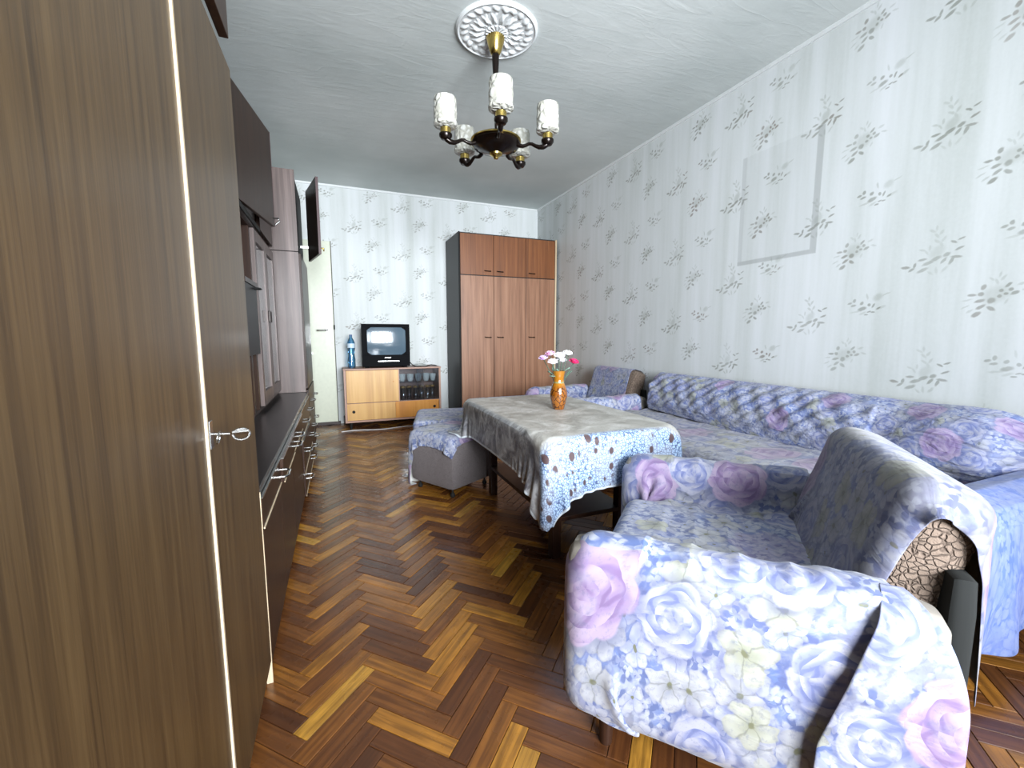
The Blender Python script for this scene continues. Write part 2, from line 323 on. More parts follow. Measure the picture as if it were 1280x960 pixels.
# ---------------------------------------------------------------- mesh helpers
class MB:
    def __init__(s): s.v = []; s.f = []; s.uv = None; s.smooth = False
    def add(s, vs, fs):
        o = len(s.v); s.v += [tuple(v) for v in vs]; s.f += [tuple(i+o for i in f) for f in fs]; return s
    def box(s, x0, x1, y0, y1, z0, z1, bev=0.0):
        if bev <= 0:
            vs = [(x, y, z) for z in (z0, z1) for y in (y0, y1) for x in (x0, x1)]
            return s.add(vs, [(0, 2, 3, 1), (4, 5, 7, 6), (0, 1, 5, 4), (2, 6, 7, 3), (0, 4, 6, 2), (1, 3, 7, 5)])
        bm = bmesh.new(); bmesh.ops.create_cube(bm, size=1)
        for v in bm.verts: v.co = Vector(((x0+x1)/2+v.co.x*(x1-x0), (y0+y1)/2+v.co.y*(y1-y0), (z0+z1)/2+v.co.z*(z1-z0)))
        bmesh.ops.bevel(bm, geom=bm.edges[:], offset=bev, segments=2, affect='EDGES', profile=.5)
        s.frombm(bm); return s
    def frombm(s, bm):
        bm.verts.index_update(); s.add([v.co[:] for v in bm.verts], [[v.index for v in f.verts] for f in bm.faces]); bm.free()
    def lathe(s, prof, c=(0, 0, 0), n=24, axis=None):
        o = []; fs = []
        for (r, z) in prof:
            for k in range(n):
                a = 2*PI*k/n; o.append(Vector((r*math.cos(a), r*math.sin(a), z)))
        if axis is not None:
            q = Vector((0, 0, 1)).rotation_difference(Vector(axis).normalized()); o = [q @ p for p in o]
        o = [p+Vector(c) for p in o]
        for i in range(len(prof)-1):
            for k in range(n):
                k2 = (k+1) % n; fs.append((i*n+k, i*n+k2, (i+1)*n+k2, (i+1)*n+k))
        if prof[0][0] > 1e-6: fs.append(tuple(reversed(range(n))))
        if prof[-1][0] > 1e-6: fs.append(tuple((len(prof)-1)*n+k for k in range(n)))
        s.smooth = True; return s.add(o, fs)
    def tube(s, pts, r, n=8, closed=False):
        pts = [Vector(p) for p in pts]; N = len(pts); rr = r if isinstance(r, (list, tuple)) else [r]*N
        vs = []; prev = None
        for i, p in enumerate(pts):
            t = (pts[(i+1) % N] - pts[i-1]) if closed else (pts[min(i+1, N-1)] - pts[max(i-1, 0)])
            t.normalize()
            a = prev if prev is not None else (Vector((0, 0, 1)) if abs(t.z) < .9 else Vector((1, 0, 0)))
            u = (a - t*a.dot(t)).normalized(); prev = u; w_ = t.cross(u)
            for k in range(n): an = 2*PI*k/n; vs.append(p + (u*math.cos(an) + w_*math.sin(an))*rr[i])
        fs = []
        for i in range(N if closed else N-1):
            j = (i+1) % N
            for k in range(n): k2 = (k+1) % n; fs.append((i*n+k, i*n+k2, j*n+k2, j*n+k))
        if not closed: fs.append(tuple(reversed(range(n)))); fs.append(tuple((N-1)*n+k for k in range(n)))
        s.smooth = True; return s.add(vs, fs)
    def soft(s, cx, cy, cz, hx, hy, hz, r, seg=10, fn=None):
        """padded block: rounded box whose faces can be displaced"""
        bm = bmesh.new(); bmesh.ops.create_cube(bm, size=2)
        bmesh.ops.subdivide_edges(bm, edges=bm.edges[:], cuts=seg, use_grid_fill=True)
        for v in bm.verts:
            p = Vector((v.co.x*hx, v.co.y*hy, v.co.z*hz))
            q = Vector((max(-hx+r, min(hx-r, p.x)), max(-hy+r, min(hy-r, p.y)), max(-hz+r, min(hz-r, p.z))))
            d = p-q
            if d.length > 1e-9: p = q + d.normalized()*r
            if fn: p = fn(p)
            v.co = p + Vector((cx, cy, cz))
        s.frombm(bm); s.smooth = True; return s
    def grid(s, P, uvs=None):
        n, m = len(P), len(P[0]); o = len(s.v)
        s.v += [tuple(p) for row in P for p in row]
        s.f += [(o+i*m+j, o+i*m+j+1, o+(i+1)*m+j+1, o+(i+1)*m+j) for i in range(n-1) for j in range(m-1)]
        if uvs is not None: s.uv = [uv for row in uvs for uv in row]
        s.smooth = True; return s
    def xf(s, M): s.v = [tuple(M @ Vector(v)) for v in s.v]; return s
    def mesh(s, name, mat):
        me = bpy.data.meshes.new(name); me.from_pydata(s.v, [], s.f)
        if s.uv is not None:
            ul = me.uv_layers.new(name='UVMap'); lv = np.zeros(len(me.loops), dtype=np.int32); me.loops.foreach_get('vertex_index', lv)
            ul.data.foreach_set('uv', np.array(s.uv, dtype=np.float32)[lv].ravel())
        for mm in (mat if isinstance(mat, (list, tuple)) else [mat]): me.materials.append(mm)
        if s.smooth: me.shade_smooth()
        me.update(); return me
def ob(name, mb, mat, parent=None, world=False):
    if parent is not None and world:
        root = parent
        while root.parent: root = root.parent
        mb.xf(root.matrix_basis.inverted())
    me = mb.mesh(name, mat); o = bpy.data.objects.new(name, me); COL.objects.link(o)
    if mb.smooth:
        try:
            me.set_sharp_from_angle(angle=R(40))
        except Exception: pass
    if parent is not None: o.parent = parent
    return o
def thing(name, label, cat, loc=(0, 0, 0), rz=0, group=None):
    o = bpy.data.objects.new(name, None); COL.objects.link(o); o.empty_display_size = .05
    o.location = loc; o.rotation_euler = (0, 0, rz); o.matrix_basis = Matrix.Translation(loc) @ Matrix.Rotation(rz, 4, 'Z')
    o['label'] = label; o['category'] = cat
    if group: o['group'] = group
    return o
def tag(o, label, cat, group=None):
    o['label'] = label; o['category'] = cat
    if group: o['group'] = group
    return o
def struct(name, mb, mat, parent=None, world=False):
    o = ob(name, mb, mat, parent, world)
    if parent is None: o['kind'] = 'structure'
    return o
def copy_tree(o, parent=None):
    c = o.copy(); COL.objects.link(c)
    if parent is not None: c.parent = parent
    for ch in list(o.children): copy_tree(ch, c)
    return c

# ---------------------------------------------------------------- room shell
XL, XR, YB, YF, H = -.80, 2.46, -1.70, 5.15, 2.60
struct('floor', MB().box(XL-.1, XR+.1, YB-.1, YF+.1, -.12, -.004), M_SUB)
floor = bpy.data.objects['floor']
struct('ceiling', MB().box(XL-.1, XR+.1, YB-.1, YF+.1, H, H+.12), M_CEIL)
def wall_right():
    e = .005
    def band(v, a, b): return max(0, min(1, (v-a)/e+.5))*max(0, min(1, (b-v)/e+.5))
    ys = sorted({YB-.1, YF+.1} | {q+d for q in (1.60, 1.635, 2.07, 2.10) for d in (-.003, .003)} | {YF-1.4+.35*k for k in range(5)})
    zs = sorted({0, H} | {q+d for q in (1.45, 1.475, 2.02, 2.12) for d in (-.003, .003)})
    m = MB(); m.grid([[(XR, y, z) for z in zs] for y in ys]); m.smooth = False
    val = []
    for y in ys:
        for z in zs:
            iy, iz = band(y, 1.60, 2.10), band(z, 1.45, 2.12)
            l = max(band(y, 1.60, 1.635)*iz, band(z, 1.45, 1.475)*iy, .5*band(y, 2.07, 2.10)*iz)
            val.append(min(1, l*.34 + iy*iz*.08 + .2*max(0, (y-4.2))))  # picture outline, plus steady greying towards the far end
    n0 = len(m.v); m.box(XR+.001, XR+.1, YB-.1, YF+.1, 0, H); val += [0]*(len(m.v)-n0)
    o = struct('wall_right', m, WP_R); at = o.data.attributes.new('greying', 'FLOAT', 'POINT'); at.data.foreach_set('value', val)
wall_right()
struct('wall_far', MB().box(XL-.1, XR, YF, YF+.1, 0, H), WP_F)
struct('wall_left', MB().box(XL-.1, XL, YB-.1, YF, 0, H), M_PLASTER)
bw = MB()      # back wall with one wide window
for x0, x1, z0, z1 in [(XL-.1, -.20, 0, H), (-.20, 1.70, 2.28, H), (-.20, 1.70, 0, .62), (1.70, XR, 0, H)]:
    bw.box(x0, x1, YB-.1, YB, z0, z1)
struct('wall_back', bw, M_PLASTER)
wf = MB()
for x0, x1, z0, z1 in [(-.2, 1.7, .62, .68), (-.2, 1.7, 2.22, 2.28), (-.2, -.14, .68, 2.22), (1.64, 1.7, .68, 2.22), (.42, .48, .68, 2.22), (1.04, 1.10, .68, 2.22)]:
    wf.box(x0, x1, YB-.08, YB-.02, z0, z1)
struct('window_1', wf, M_DFRAME)
# ceiling edge trim, skirting
struct('trim_1', MB().box(XR-.014, XR, YB, YF, H-.022, H), M_PLASTER)
struct('trim_2', MB().box(XL, XR-.014, YF-.012, YF, H-.02, H), M_PLASTER)
struct('baseboard_far', MB().box(.03, XR, YF-.025, YF, 0, .09, .003), M_SKIRT)
struct('baseboard_right', MB().box(XR-.025, XR, YB, YF-.025, 0, .09, .003), M_SKIRT)
# room door on the far wall
d1 = ob('door_1', MB().box(-.74, -.028, YF-.045, YF-.004, .035, 2.0, .002), M_DOOR); d1['kind'] = 'structure'
ob('door_edge', MB().box(-.028, -.020, YF-.05, YF-.004, .03, 2.003), plain('dark_door_gap', (70, 66, 56), .6), d1)
ob('door_plate', MB().box(-.108, -.068, YF-.050, YF-.045, .90, 1.10, .002), M_CHROME, d1)
ob('door_handle', MB().tube([(-.088, YF-.05, 1.055), (-.088, YF-.095, 1.055), (-.10, YF-.10, 1.055), (-.20, YF-.10, 1.05)], .009), M_CHROME, d1)
ob('keyhole', MB().lathe([(.006, 0), (.006, .003)], (-.088, YF-.050, .965), 12, (0, -1, 0)), M_GAP, d1)
ob('door_knob', MB().lathe([(.004, 0), (.004, .02), (.018, .022), (.018, .03), (.0, .032)], (-.265, YF-.045, .80), 16, (0, -1, 0)), M_CHINA, d1)
ob('hinge', MB().lathe([(.008, 0), (.008, .05)], (-.024, YF-.056, 1.06), 10), M_GAP, d1)
struct('trim_3', MB().box(-.76, .0, YF-.03, YF, 0, .032), M_SKIRT)

# ceiling medallion
def medallion():
    t = thing('ceiling_rose', 'round white plaster ceiling rose with embossed leaves above the chandelier', 'ceiling rose', (.852, 2.30, H))
    NR, NA = 46, 192; P = []; Rr = .215
    for i in range(NR):
        r = Rr*i/(NR-1); row = []
        for k in range(NA+1):
            a = 2*PI*k/NA; h = .012
            if r > .195: h = .016*math.sqrt(max(0, 1-((r-.205)/.0105)**2)) if abs(r-.205) < .0105 else .004
            elif r > .150:  # scalloped band
                h = .010 + .006*math.sin((r-.150)/.045*PI) + .004*max(0, math.cos(8*a))*math.sin((r-.15)/.045*PI) + .0035*math.sin(24*a + 60*r)
            elif r > .06:  # leaves
                q = (r-.06)/.09; lf = abs(math.cos(8*a + .6*math.sin(q*3))); h = .008 + .014*lf**1.5*math.sin(q*PI)**.7 + .003*math.sin(32*a)*math.sin(q*9)
            else: h = .016 + .004*math.cos(16*a)*(r/.06)
            row.append((r*math.cos(a), r*math.sin(a), -max(.002, h)))
        P.append(row)
    ob('embossed_disc', MB().grid(P), M_PLASTER, t)
    ob('rim', MB().lathe([(.213, 0), (.2165, 0), (.2165, -.008), (.212, -.012)], n=64), M_PLASTER, t)
medallion()
# chandelier
def shade_mat():
    g = G('cut_glass_shade', .25); P = g.co()
    d = g.vor(P, 26, feature='DISTANCE_TO_EDGE'); h = g.ss(d, 0, .3)
    g.col(g.mix(h*g.ss(g.noise(P, 30, 2), .3, .6), lin((190, 188, 176)), lin((232, 232, 226)))); g.bump(h + g.noise(P, 60, 2)*.4, .7, .006)
    g.set('Transmission Weight', .25); g.set('IOR', 1.3); return g.mat
M_SHADE = shade_mat()
def chandelier():
    t = thing('chandelier', 'dark bronze and brass chandelier with five frosted cut-glass shades', 'chandelier', (.856, 2.33, 0))
    ob('canopy', MB().lathe([(.05, H-.016), (.048, H-.03), (.034, H-.075), (.024, H-.098), (.018, H-.102)], n=28), M_BRASS, t)
    ob('stem', MB().lathe([(.02, H-.10), (.018, H-.15), (.0085, 2.31), (.007, 2.30), (.007, 2.06)], n=14), M_DBRONZE, t)
    ob('stem_collar', MB().lathe([(.009, 2.296), (.014, 2.29), (.009, 2.27)], n=14), M_CHROME, t)
    ob('hub', MB().lathe([(.0, 2.10), (.05, 2.10), (.095, 2.085), (.13, 2.06), (.135, 2.045), (.12, 2.025), (.08, 2.012), (.04, 2.0), (.02, 1.99), (.0, 1.985)], n=32), M_DBRONZE, t)
    ob('hub_finial', MB().lathe([(.0, 1.965), (.012, 1.968), (.016, 1.978), (.034, 1.988), (.036, 1.996), (.01, 2.0)], n=20), M_BRASS, t)
    ob('hub_band', MB().lathe([(.132, 2.066), (.139, 2.062), (.139, 2.056), (.132, 2.052)], n=32), M_BRASS, t)
    base = math.atan2(-2.33, -.856) + R(5)
    for k in range(5):
        a = base + 2*PI*k/5; c, s = math.cos(a), math.sin(a)
        pts = [(.11, 2.04), (.13, 2.028), (.15, 2.022), (.17, 2.026), (.185, 2.032), (.20, 2.030), (.22, 2.018), (.24, 2.010), (.262, 2.010), (.278, 2.018), (.285, 2.030), (.285, 2.04)]
        arm = ob('arm', MB().tube([(r*c, r*s, z) for r, z in pts], [.013, .012, .010, .009, .009, .009, .010, .012, .014, .014, .014, .014], 10), M_DBRONZE, t)
        cc = (.285*c, .285*s, 0)
        ob('candle_cup', MB().lathe([(.0, 2.014), (.024, 2.018), (.034, 2.032), (.034, 2.044), (.0, 2.046)], cc, 20), M_DBRONZE, arm)
        ob('holder', MB().lathe([(.027, 2.046), (.028, 2.072), (.024, 2.076)], cc, 20), M_BRASS, arm)
        pr = [(r_, 2.076+(z_-2.112)*.86) for r_, z_ in [(.022, 2.112), (.05, 2.114), (.061, 2.122), (.062, 2.138), (.058, 2.144), (.059, 2.17), (.0605, 2.20), (.058, 2.235), (.059, 2.262), (.056, 2.278), (.053, 2.278), (.055, 2.26), (.054, 2.15), (.05, 2.122), (.02, 2.117)]]
        ob('shade', MB().lathe(pr, cc, 32), M_SHADE, arm)
chandelier()

# ---------------------------------------------------------------- parquet : every stave in view is its own part
SL, SW = .2475, .0495
s2 = math.sqrt(.5)
def stave_local():
    g_ = .0007; b = .0012
    vs = [(g_, g_, -.003), (SL-g_, g_, -.003), (SL-g_, SW-g_, -.003), (g_, SW-g_, -.003)]
    vs += [(g_, g_, -b), (SL-g_, g_, -b), (SL-g_, SW-g_, -b), (g_, SW-g_, -b)]
    vs += [(g_+b, g_+b, 0), (SL-g_-b, g_+b, 0), (SL-g_-b, SW-g_-b, 0), (g_+b, SW-g_-b, 0)]
    fs = []
    for o in (0, 4):
        for k in range(4): fs.append((o+k, o+(k+1) % 4, o+4+(k+1) % 4, o+4+k))
    fs.append((8, 9, 10, 11)); return vs, fs
SV, SF = stave_local()
def camproj(p):
    q = cam.matrix_world.inverted() @ Vector(p)
    return None if q.z > -.05 else (640+532*q.x/-q.z, 480-532*q.y/-q.z, -q.z)
cam.matrix_world = Matrix.Translation(cam.location) @ cam.rotation_euler.to_matrix().to_4x4()
X0 = .045 + SW*s2*.5
staves = []
d1v, d2v = Vector((s2, s2, 0)), Vector((s2, -s2, 0)); nv = Vector((-s2, s2, 0))
for col in range(-3, 9):
    for k in range(-30, 120):
        O_ = Vector((X0 - SL*s2 + col*SL/s2, -1.8 + k*SW/s2, 0))
        staves.append((O_, R(45)))
        Q = O_ + d1v*SL + nv*SW     # B stave starts here, length along d2, width along d1
        staves.append((Q, R(-45)))
rs = random.Random(3); cand = []
for (O_, a) in staves:
    ctr = O_ + Matrix.Rotation(a, 3, 'Z') @ Vector((SL/2, SW/2, 0))
    if not (XL < ctr.x < XR and YB < ctr.y < YF): continue
    if ctr.x < -.32: continue
    z = rs.uniform(-.0006, .0006); tilt = rs.uniform(-.0022, .0022)
    M_ = Matrix.Translation(O_+Vector((0, 0, z))) @ Matrix.Rotation(a, 4, 'Z') @ Matrix.Rotation(tilt, 4, 'X')
    q = camproj(ctr); area_ = 0
    hidden = (ctr.x < -.24) or (.72 < ctr.x < 1.75 and .45 < ctr.y < 1.25 and ctr.x-.6 > (ctr.y-.9)*.3) or (ctr.x > 1.62 and .7 < ctr.y < 2.75) or (.75 < ctr.x < 1.3 and 1.5 < ctr.y < 2.3)
    if q and -25 < q[0] < 1305 and 380 < q[1] < 985 and not hidden: area_ = 1.0/(q[2]**3)
    cand.append((area_, M_))
cand.sort(key=lambda t: -t[0])
sm = MB().add(SV, SF); sm.uv = [(v[0], v[1]) for v in SV]
sme = sm.mesh('parquet_stave', M_PARQ)
rest = MB(); rest.uv = []
for i, (a_, M_) in enumerate(cand):
    if i < 300 and a_ > 0:
        o = bpy.data.objects.new('parquet_stave', sme); COL.objects.link(o); o.parent = floor; o.matrix_basis = M_
    else:
        rest.add([M_ @ Vector(v) for v in SV], SF); rest.uv += [(v[0], v[1]) for v in SV]
o = ob('parquet_staves', rest, M_PARQ, floor); o['kind'] = 'stuff'

# ---------------------------------------------------------------- left wall unit
FX = -.215
def u_handle(x, y, z, w=.09, d=.035, r=.0045):
    m = MB(); m.tube([(x, y-w/2, z), (x+d*.7, y-w/2, z), (x+d, y-w/2+.012, z), (x+d, y+w/2-.012, z), (x+d*.7, y+w/2, z), (x, y+w/2, z)], r); return m
# near wardrobe (three lower doors, upper lockers)
t = thing('tall_wardrobe', 'tall brown veneered wardrobe filling the left edge, closest to the camera', 'wardrobe', (-.5, .4, 0))
ob('body', MB().box(-.79, FX-.022, -.42, 1.31, .0, 1.655), W_NEAR, t, True)
for i, (y0, y1) in enumerate([(-.40, .232), (.238, .855), (.866, 1.302)]):
    d = ob('door', MB().box(FX-.02, FX, y0, y1, .07, 1.645, .0015), W_NEAR, t, True)
    if i == 2:
        ob('lock_plate', MB().box(FX, FX+.003, .872, .892, .80, .85, .001), M_CHROME, d, True)
        ob('key', MB().tube([(FX, .882, .826), (FX+.03, .883, .824)], .0028).tube([(FX+.047+.013*math.cos(q*PI/8), .884, .822+.010*math.sin(q*PI/8)) for q in range(16)], .0022, 6, True).tube([(FX+.034, .884, .826), (FX+.060, .884, .827)], .0045), M_CHROME, d, True)
        ob('key_ring', MB().tube([(FX+.012+.002*math.sin(q*PI/6), .884+.010*math.cos(q*PI/6), .818+.011*math.sin(q*PI/6)) for q in range(12)], .0012, 6, True), M_CHROME, d, True)
ob('edge_band', MB().box(FX-.015, FX+.003, .857, .864, .0, 1.652), W_EDGE, t, True)['label'] = 'pale edge strip between the doors'
ob('edge_band', MB().box(FX-.015, FX+.001, 1.304, 1.3105, .0, .57), W_EDGE, t, True)
t = thing('wardrobe_top_locker', 'dark brown locker unit on top of the nearest wardrobe', 'cabinet', (-.5, .4, 1.66))
ob('body', MB().box(-.79, FX-.14, -.42, 1.26, 1.662, 2.15), W_DARK, t, True)
for y0, y1 in [(-.40, .16), (.17, .72), (.73, 1.265)]:
    ob('door', MB().box(FX-.012, FX+.008, y0, y1, 1.695, 2.14, .0015), W_DARK, t, True)
    ob('hinge_arm', MB().box(FX-.142, FX-.016, y0+.1, y0+.12, 1.9, 1.92), M_CHROME, t, True)
# long low sideboard (front drawers and doors)
t = thing('low_sideboard', 'long low dark sideboard with black top and chrome handles along the left wall', 'sideboard', (-.5, 2.4, 0))
ob('body', MB().box(-.79, FX-.022, 1.314, 3.50, .05, .553), W_DARK, t, True)
ob('plinth', MB().box(-.75, FX-.045, 1.32, 3.49, .0, .05), M_GAP, t, True)
ob('worktop', MB().box(-.79, FX-.004, 1.314, 3.50, .555, .575, .002), M_BLACKTOP, t, True)
def drawer(t, y0, y1, z0, z1, pull, hy, n=1):
    d = ob('drawer', MB().box(FX-.02+pull, FX+pull, y0, y1, z0, z1, .0015), W_DARK, t, True)
    if pull > .01: ob('drawer_side', MB().box(FX-.2, FX-.02+pull, y0+.02, y0+.032, z0+.01, z1-.02), W_EDGE, d, True)
    ob('edge_band', MB().box(FX-.018+pull, FX+.0025+pull, y0, y1, z1, z1+.004), M_CHROME, d, True)
    ob('edge_band', MB().box(FX+pull, FX+.003+pull, y0, y1, z0, z0+.004), W_EDGE, d, True)
    for y in hy: ob('handle', u_handle(FX+pull, y, (z0+z1)/2+.01), M_CHROME, d, True)
drawer(t, 1.318, 1.72, .46, .548, .002, [1.66])
drawer(t, 1.725, 2.15, .46, .548, .012, [2.10])
drawer(t, 2.155, 2.69, .46, .548, .008, [2.30])
for y0, y1 in [(1.318, 1.72), (1.725, 2.15), (2.155, 2.69)]:
    ob('door', MB().box(FX-.02, FX, y0, y1, .055, .452, .0015), W_DARK, t, True)
for z0, z1, pl in [(.055, .185, .008), (.192, .385, .008), (.392, .548, .0)]:
    drawer(t, 2.70, 3.49, z0, z1, pl, [2.85, 3.30])
# display cabinet standing on the sideboard
t = thing('display_cabinet', 'dark glazed display cabinet standing recessed on the low sideboard', 'cabinet', (-.55, 2.4, .575))
CX = -.39
b = MB(); b.box(-.79, -.77, 1.32, 3.48, .577, 1.6); b.box(-.79, CX-.02, 1.32, 1.34, .577, 1.6); b.box(-.79, CX-.02, 3.46, 3.48, .577, 1.6); b.box(-.77, CX-.02, 1.34, 3.46, .577, .60); b.box(-.77, CX-.02, 1.34, 3.46, 1.575, 1.6)
b.box(-.77, CX-.02, 2.68, 2.70, .60, 1.575); b.box(-.77, CX-.02, 2.33, 2.35, .6, 1.575)
ob('body', b, W_DARK, t, True)
ob('shelf', MB().box(-.77, CX-.03, 2.35, 2.68, 1.255, 1.275), W_DARK, t, True)
ob('divider', MB().box(-.77, CX-.03, 2.50, 2.515, 1.275, 1.575), W_DARK, t, True)
ob('flap_door', MB().box(CX-.02, CX, 2.352, 2.678, .90, 1.25, .0015), M_DGREY, t, True)
ob('slat', MB().box(CX-.04, CX-.01, 2.46, 2.50, .60, .90), W_DARK, t, True)
ob('slat', MB().box(CX-.04, CX-.01, 2.60, 2.64, .60, .90), W_DARK, t, True)
ob('rail', MB().box(CX-.02, CX+.004, 2.352, 2.678, 1.252, 1.275), W_DARK, t, True)
ob('handle', u_handle(CX, 2.60, 1.24, .07, .03, .004), M_GAP, t, True)
for y0, y1, hy in [(1.345, 1.83, 1.8), (1.835, 2.325, 1.87)]: ob('door', MB().box(CX-.02, CX, y0, y1, .605, 1.57, .0015), W_DARK, t, True)
for y0, y1, hy in [(2.705, 3.085, 3.06), (3.09, 3.455, 3.12)]:
    m = MB(); m.box(CX-.02, CX, y0, y0+.05, .605, 1.57); m.box(CX-.02, CX, y1-.05, y1, .605, 1.57); m.box(CX-.02, CX, y0+.05, y1-.05, .605, .68); m.box(CX-.02, CX, y0+.05, y1-.05, 1.51, 1.57)
    d = ob('glazed_door', m, W_PANEL, t, True)
    ob('glass_pane', MB().box(CX-.013, CX-.009, y0+.05, y1-.05, .68, 1.51), glassy('smoked_glass', (150, 158, 158), .08, .12), d, True)
    ob('handle', MB().box(CX, CX+.012, hy-.012, hy+.012, 1.08, 1.15, .003), M_DBRONZE, d, True)
for z in (.88, 1.18): ob('shelf', MB().box(-.77, CX-.04, 2.70, 3.46, z, z+.015), W_PANEL, t, True)
# upper lockers above the display cabinet, one door ajar
t = thing('upper_locker_row', 'row of dark upper lockers above the display cabinet, one door ajar', 'cabinet', (-.55, 2.2, 1.6))
ob('body', MB().box(-.79, CX-.022, 1.32, 3.48, 1.602, 2.13), W_DARK, t, True)
for y0, y1 in [(1.33, 1.82), (1.83, 2.325)]: ob('door', MB().box(CX-.02, CX, y0, y1, 1.615, 2.12, .0015), W_DARK, t, True)
ob('door', MB().box(CX-.02, CX, 2.95, 3.47, 1.615, 2.12, .0015), W_DARK, t, True)
an = math.atan2(.085, .53); Md = Matrix.Translation((CX, 2.335, 0)) @ Matrix.Rotation(-an, 4, 'Z')
d = ob('door', MB().box(-.018, 0, 0, .54, 1.62, 2.135, .0015).xf(Md), W_DARK, t, True)
ob('edge_band', MB().box(-.018, 0.001, .54, .544, 1.62, 2.135).xf(Md), M_PLUM, d, True)
ob('handle', MB().tube([(0, .51, 1.66), (.03, .51, 1.66), (.035, .51, 1.645), (.012, .51, 1.625)], .005).xf(Md), M_CHROME, d, True)
for y in (2.34, 2.62): ob('moulding', MB().box(CX-.002, CX+.006, y, y+.27, 1.585, 1.612, .002), M_GAP, t, True)
# tall end cabinet
t = thing('tall_end_cabinet', 'tall dark cabinet at the far end of the wall unit with streaked side panel', 'cabinet', (-.5, 3.9, 0))
ob('body', MB().box(-.79, FX-.03, 3.522, 4.26, .05, 2.16), M_GAP, t, True)
ob('side_panel', MB().box(-.79, FX-.018, 3.504, 3.522, .577, 1.594), W_PANEL, t, True)
ob('side_panel', MB().box(-.79, FX-.018, 3.504, 3.522, 1.600, 2.16), W_PANEL, t, True)
ob('plinth', MB().box(-.75, FX-.05, 3.51, 4.25, 0, .05), M_GAP, t, True)
ob('door', MB().box(FX-.02, FX-.004, 3.53, 4.25, .60, 1.59, .0015), W_DARK, t, True)
for z0, z1 in [(.055, .185), (.192, .385), (.392, .59)]:
    d = ob('drawer', MB().box(FX-.02, FX, 3.53, 4.25, z0, z1, .0015), W_DARK, t, True)
    for y in (3.70, 4.08): ob('handle', u_handle(FX, y, (z0+z1)/2), M_CHROME, d, True)
hx, hy_, fx_, fy_ = FX+.035, 3.96, -.090, 3.56
an = math.atan2(fx_-hx, fy_-hy_); L_ = math.hypot(fx_-hx, fy_-hy_); Md = Matrix.Translation((hx, hy_, 0)) @ Matrix.Rotation(-an, 4, 'Z')
d = ob('upper_door', MB().box(-.009, .009, 0, L_, 1.60, 2.15, .0015).xf(Md), W_DARK, t, True)
ob('edge_band', MB().box(-.009, .009, L_, L_+.003, 1.60, 2.15).xf(Md), M_PLUM, d, True)
ob('handle', MB().tube([(-.009, L_-.04, 1.65), (-.035, L_-.04, 1.65), (-.035, L_-.04, 1.63)], .006).xf(Md), M_BRASS, d, True)
ob('hinge_arm', MB().box(FX-.03, hx, hy_-.02, hy_+.02, 1.70, 1.72), M_CHROME, t, True)
# ---------------------------------------------------------------- TV cabinet
t = thing('television_cabinet', 'low honey wood cabinet with sliding glass doors under the television', 'cabinet', (.57, 4.9, 0))
y0, y1 = 4.74, 5.09; zb, zt = .075, .648
M_TRIMW = plain('pinkish_wood_edge', (168, 130, 112), .45)
m = MB(); m.box(.045, .065, y0, y1, zb, zt-.018); m.box(1.045, 1.065, y0, y1, zb, zt-.018); m.box(.065, 1.045, y0, y1, zb, zb+.02); m.box(.065, 1.045, y1-.008, y1, zb, zt-.018); m.box(.065, 1.045, y0+.01, y1-.01, .262, .28); m.box(.595, .61, y0+.01, y1-.01, .28, zt-.018)
ob('carcass', m, M_TRIMW, t, True)
ob('top', MB().box(.04, 1.07, y0-.004, y1, zt-.016, zt, .002), M_TRIMW, t, True)
ob('sliding_door', MB().box(.068, .60, y0+.004, y0+.018, .284, zt-.02, .001), W_HONEY, t, True)
d = ob('lower_door', MB().box(.066, .56, y0+.003, y0+.017, .097, .276, .001), W_HONEY, t, True)
ob('finger_pull', MB().lathe([(.0, 0), (.016, 0), (.016, .004), (.0, .004)], (.13, y0+.001, .19), 14, (0, 1, 0)), M_GAP, d, True)
d = ob('lower_door', MB().box(.562, 1.04, y0+.008, y0+.022, .097, .276, .001), W_AMBER, t, True)
ob('finger_pull', MB().lathe([(.0, 0), (.016, 0), (.016, .004), (.0, .004)], (.99, y0+.005, .20), 14, (0, 1, 0)), M_GAP, d, True)
ob('finger_pull', MB().lathe([(.0, 0), (.008, 0), (.008, .004), (.0, .004)], (.545, y0+.002, .50), 12, (0, 1, 0)), W_AMBER, t, True)
ob('shelf', MB().box(.612, 1.043, y0+.06, y1-.012, .475, .485), M_PANE, t, True)
ob('sliding_glass', MB().box(.612, .875, y0+.010, y0+.014, .284, zt-.02), M_PANE, t, True)
ob('sliding_glass', MB().box(.80, 1.043, y0+.022, y0+.026, .284, zt-.02), M_PANE, t, True)
for x in (.10, 1.0):
    for y in (y0+.04, y1-.05): ob('leg', MB().lathe([(.012, 0), (.018, zb)], (x, y, 0), 12), M_GAP, t, True)
# cups, glasses
def cup(x, y, z, s, lab, handle=True):
    c = thing('cup', lab, 'cup', (x, y, z), R(90))
    ob('bowl', MB().lathe([(.0, 0), (.022*s, 0), (.03*s, .02*s), (.036*s, .06*s), (.037*s, .075*s), (.034*s, .075*s), (.03*s, .03*s), (.0, .008*s)], n=20), M_CHINA, c)
    if handle: ob('handle', MB().tube([(.034*s, 0, .06*s), (.055*s, 0, .055*s), (.055*s, 0, .03*s), (.032*s, 0, .02*s)], .004, 6), M_CHINA, c)
    return c
cup(.655, 4.87, .486, 1.05, 'white china cup at left end of the glazed shelf')
cup(.742, 4.85, .486, 1.05, 'white china cup second from left on the glazed shelf')
cup(.835, 4.86, .486, 1.05, 'white china cup near the middle of the glazed shelf', False)
c = cup(.918, 4.84, .486, 1.1, 'greenish white china cup with dark spots on the glazed shelf', False)
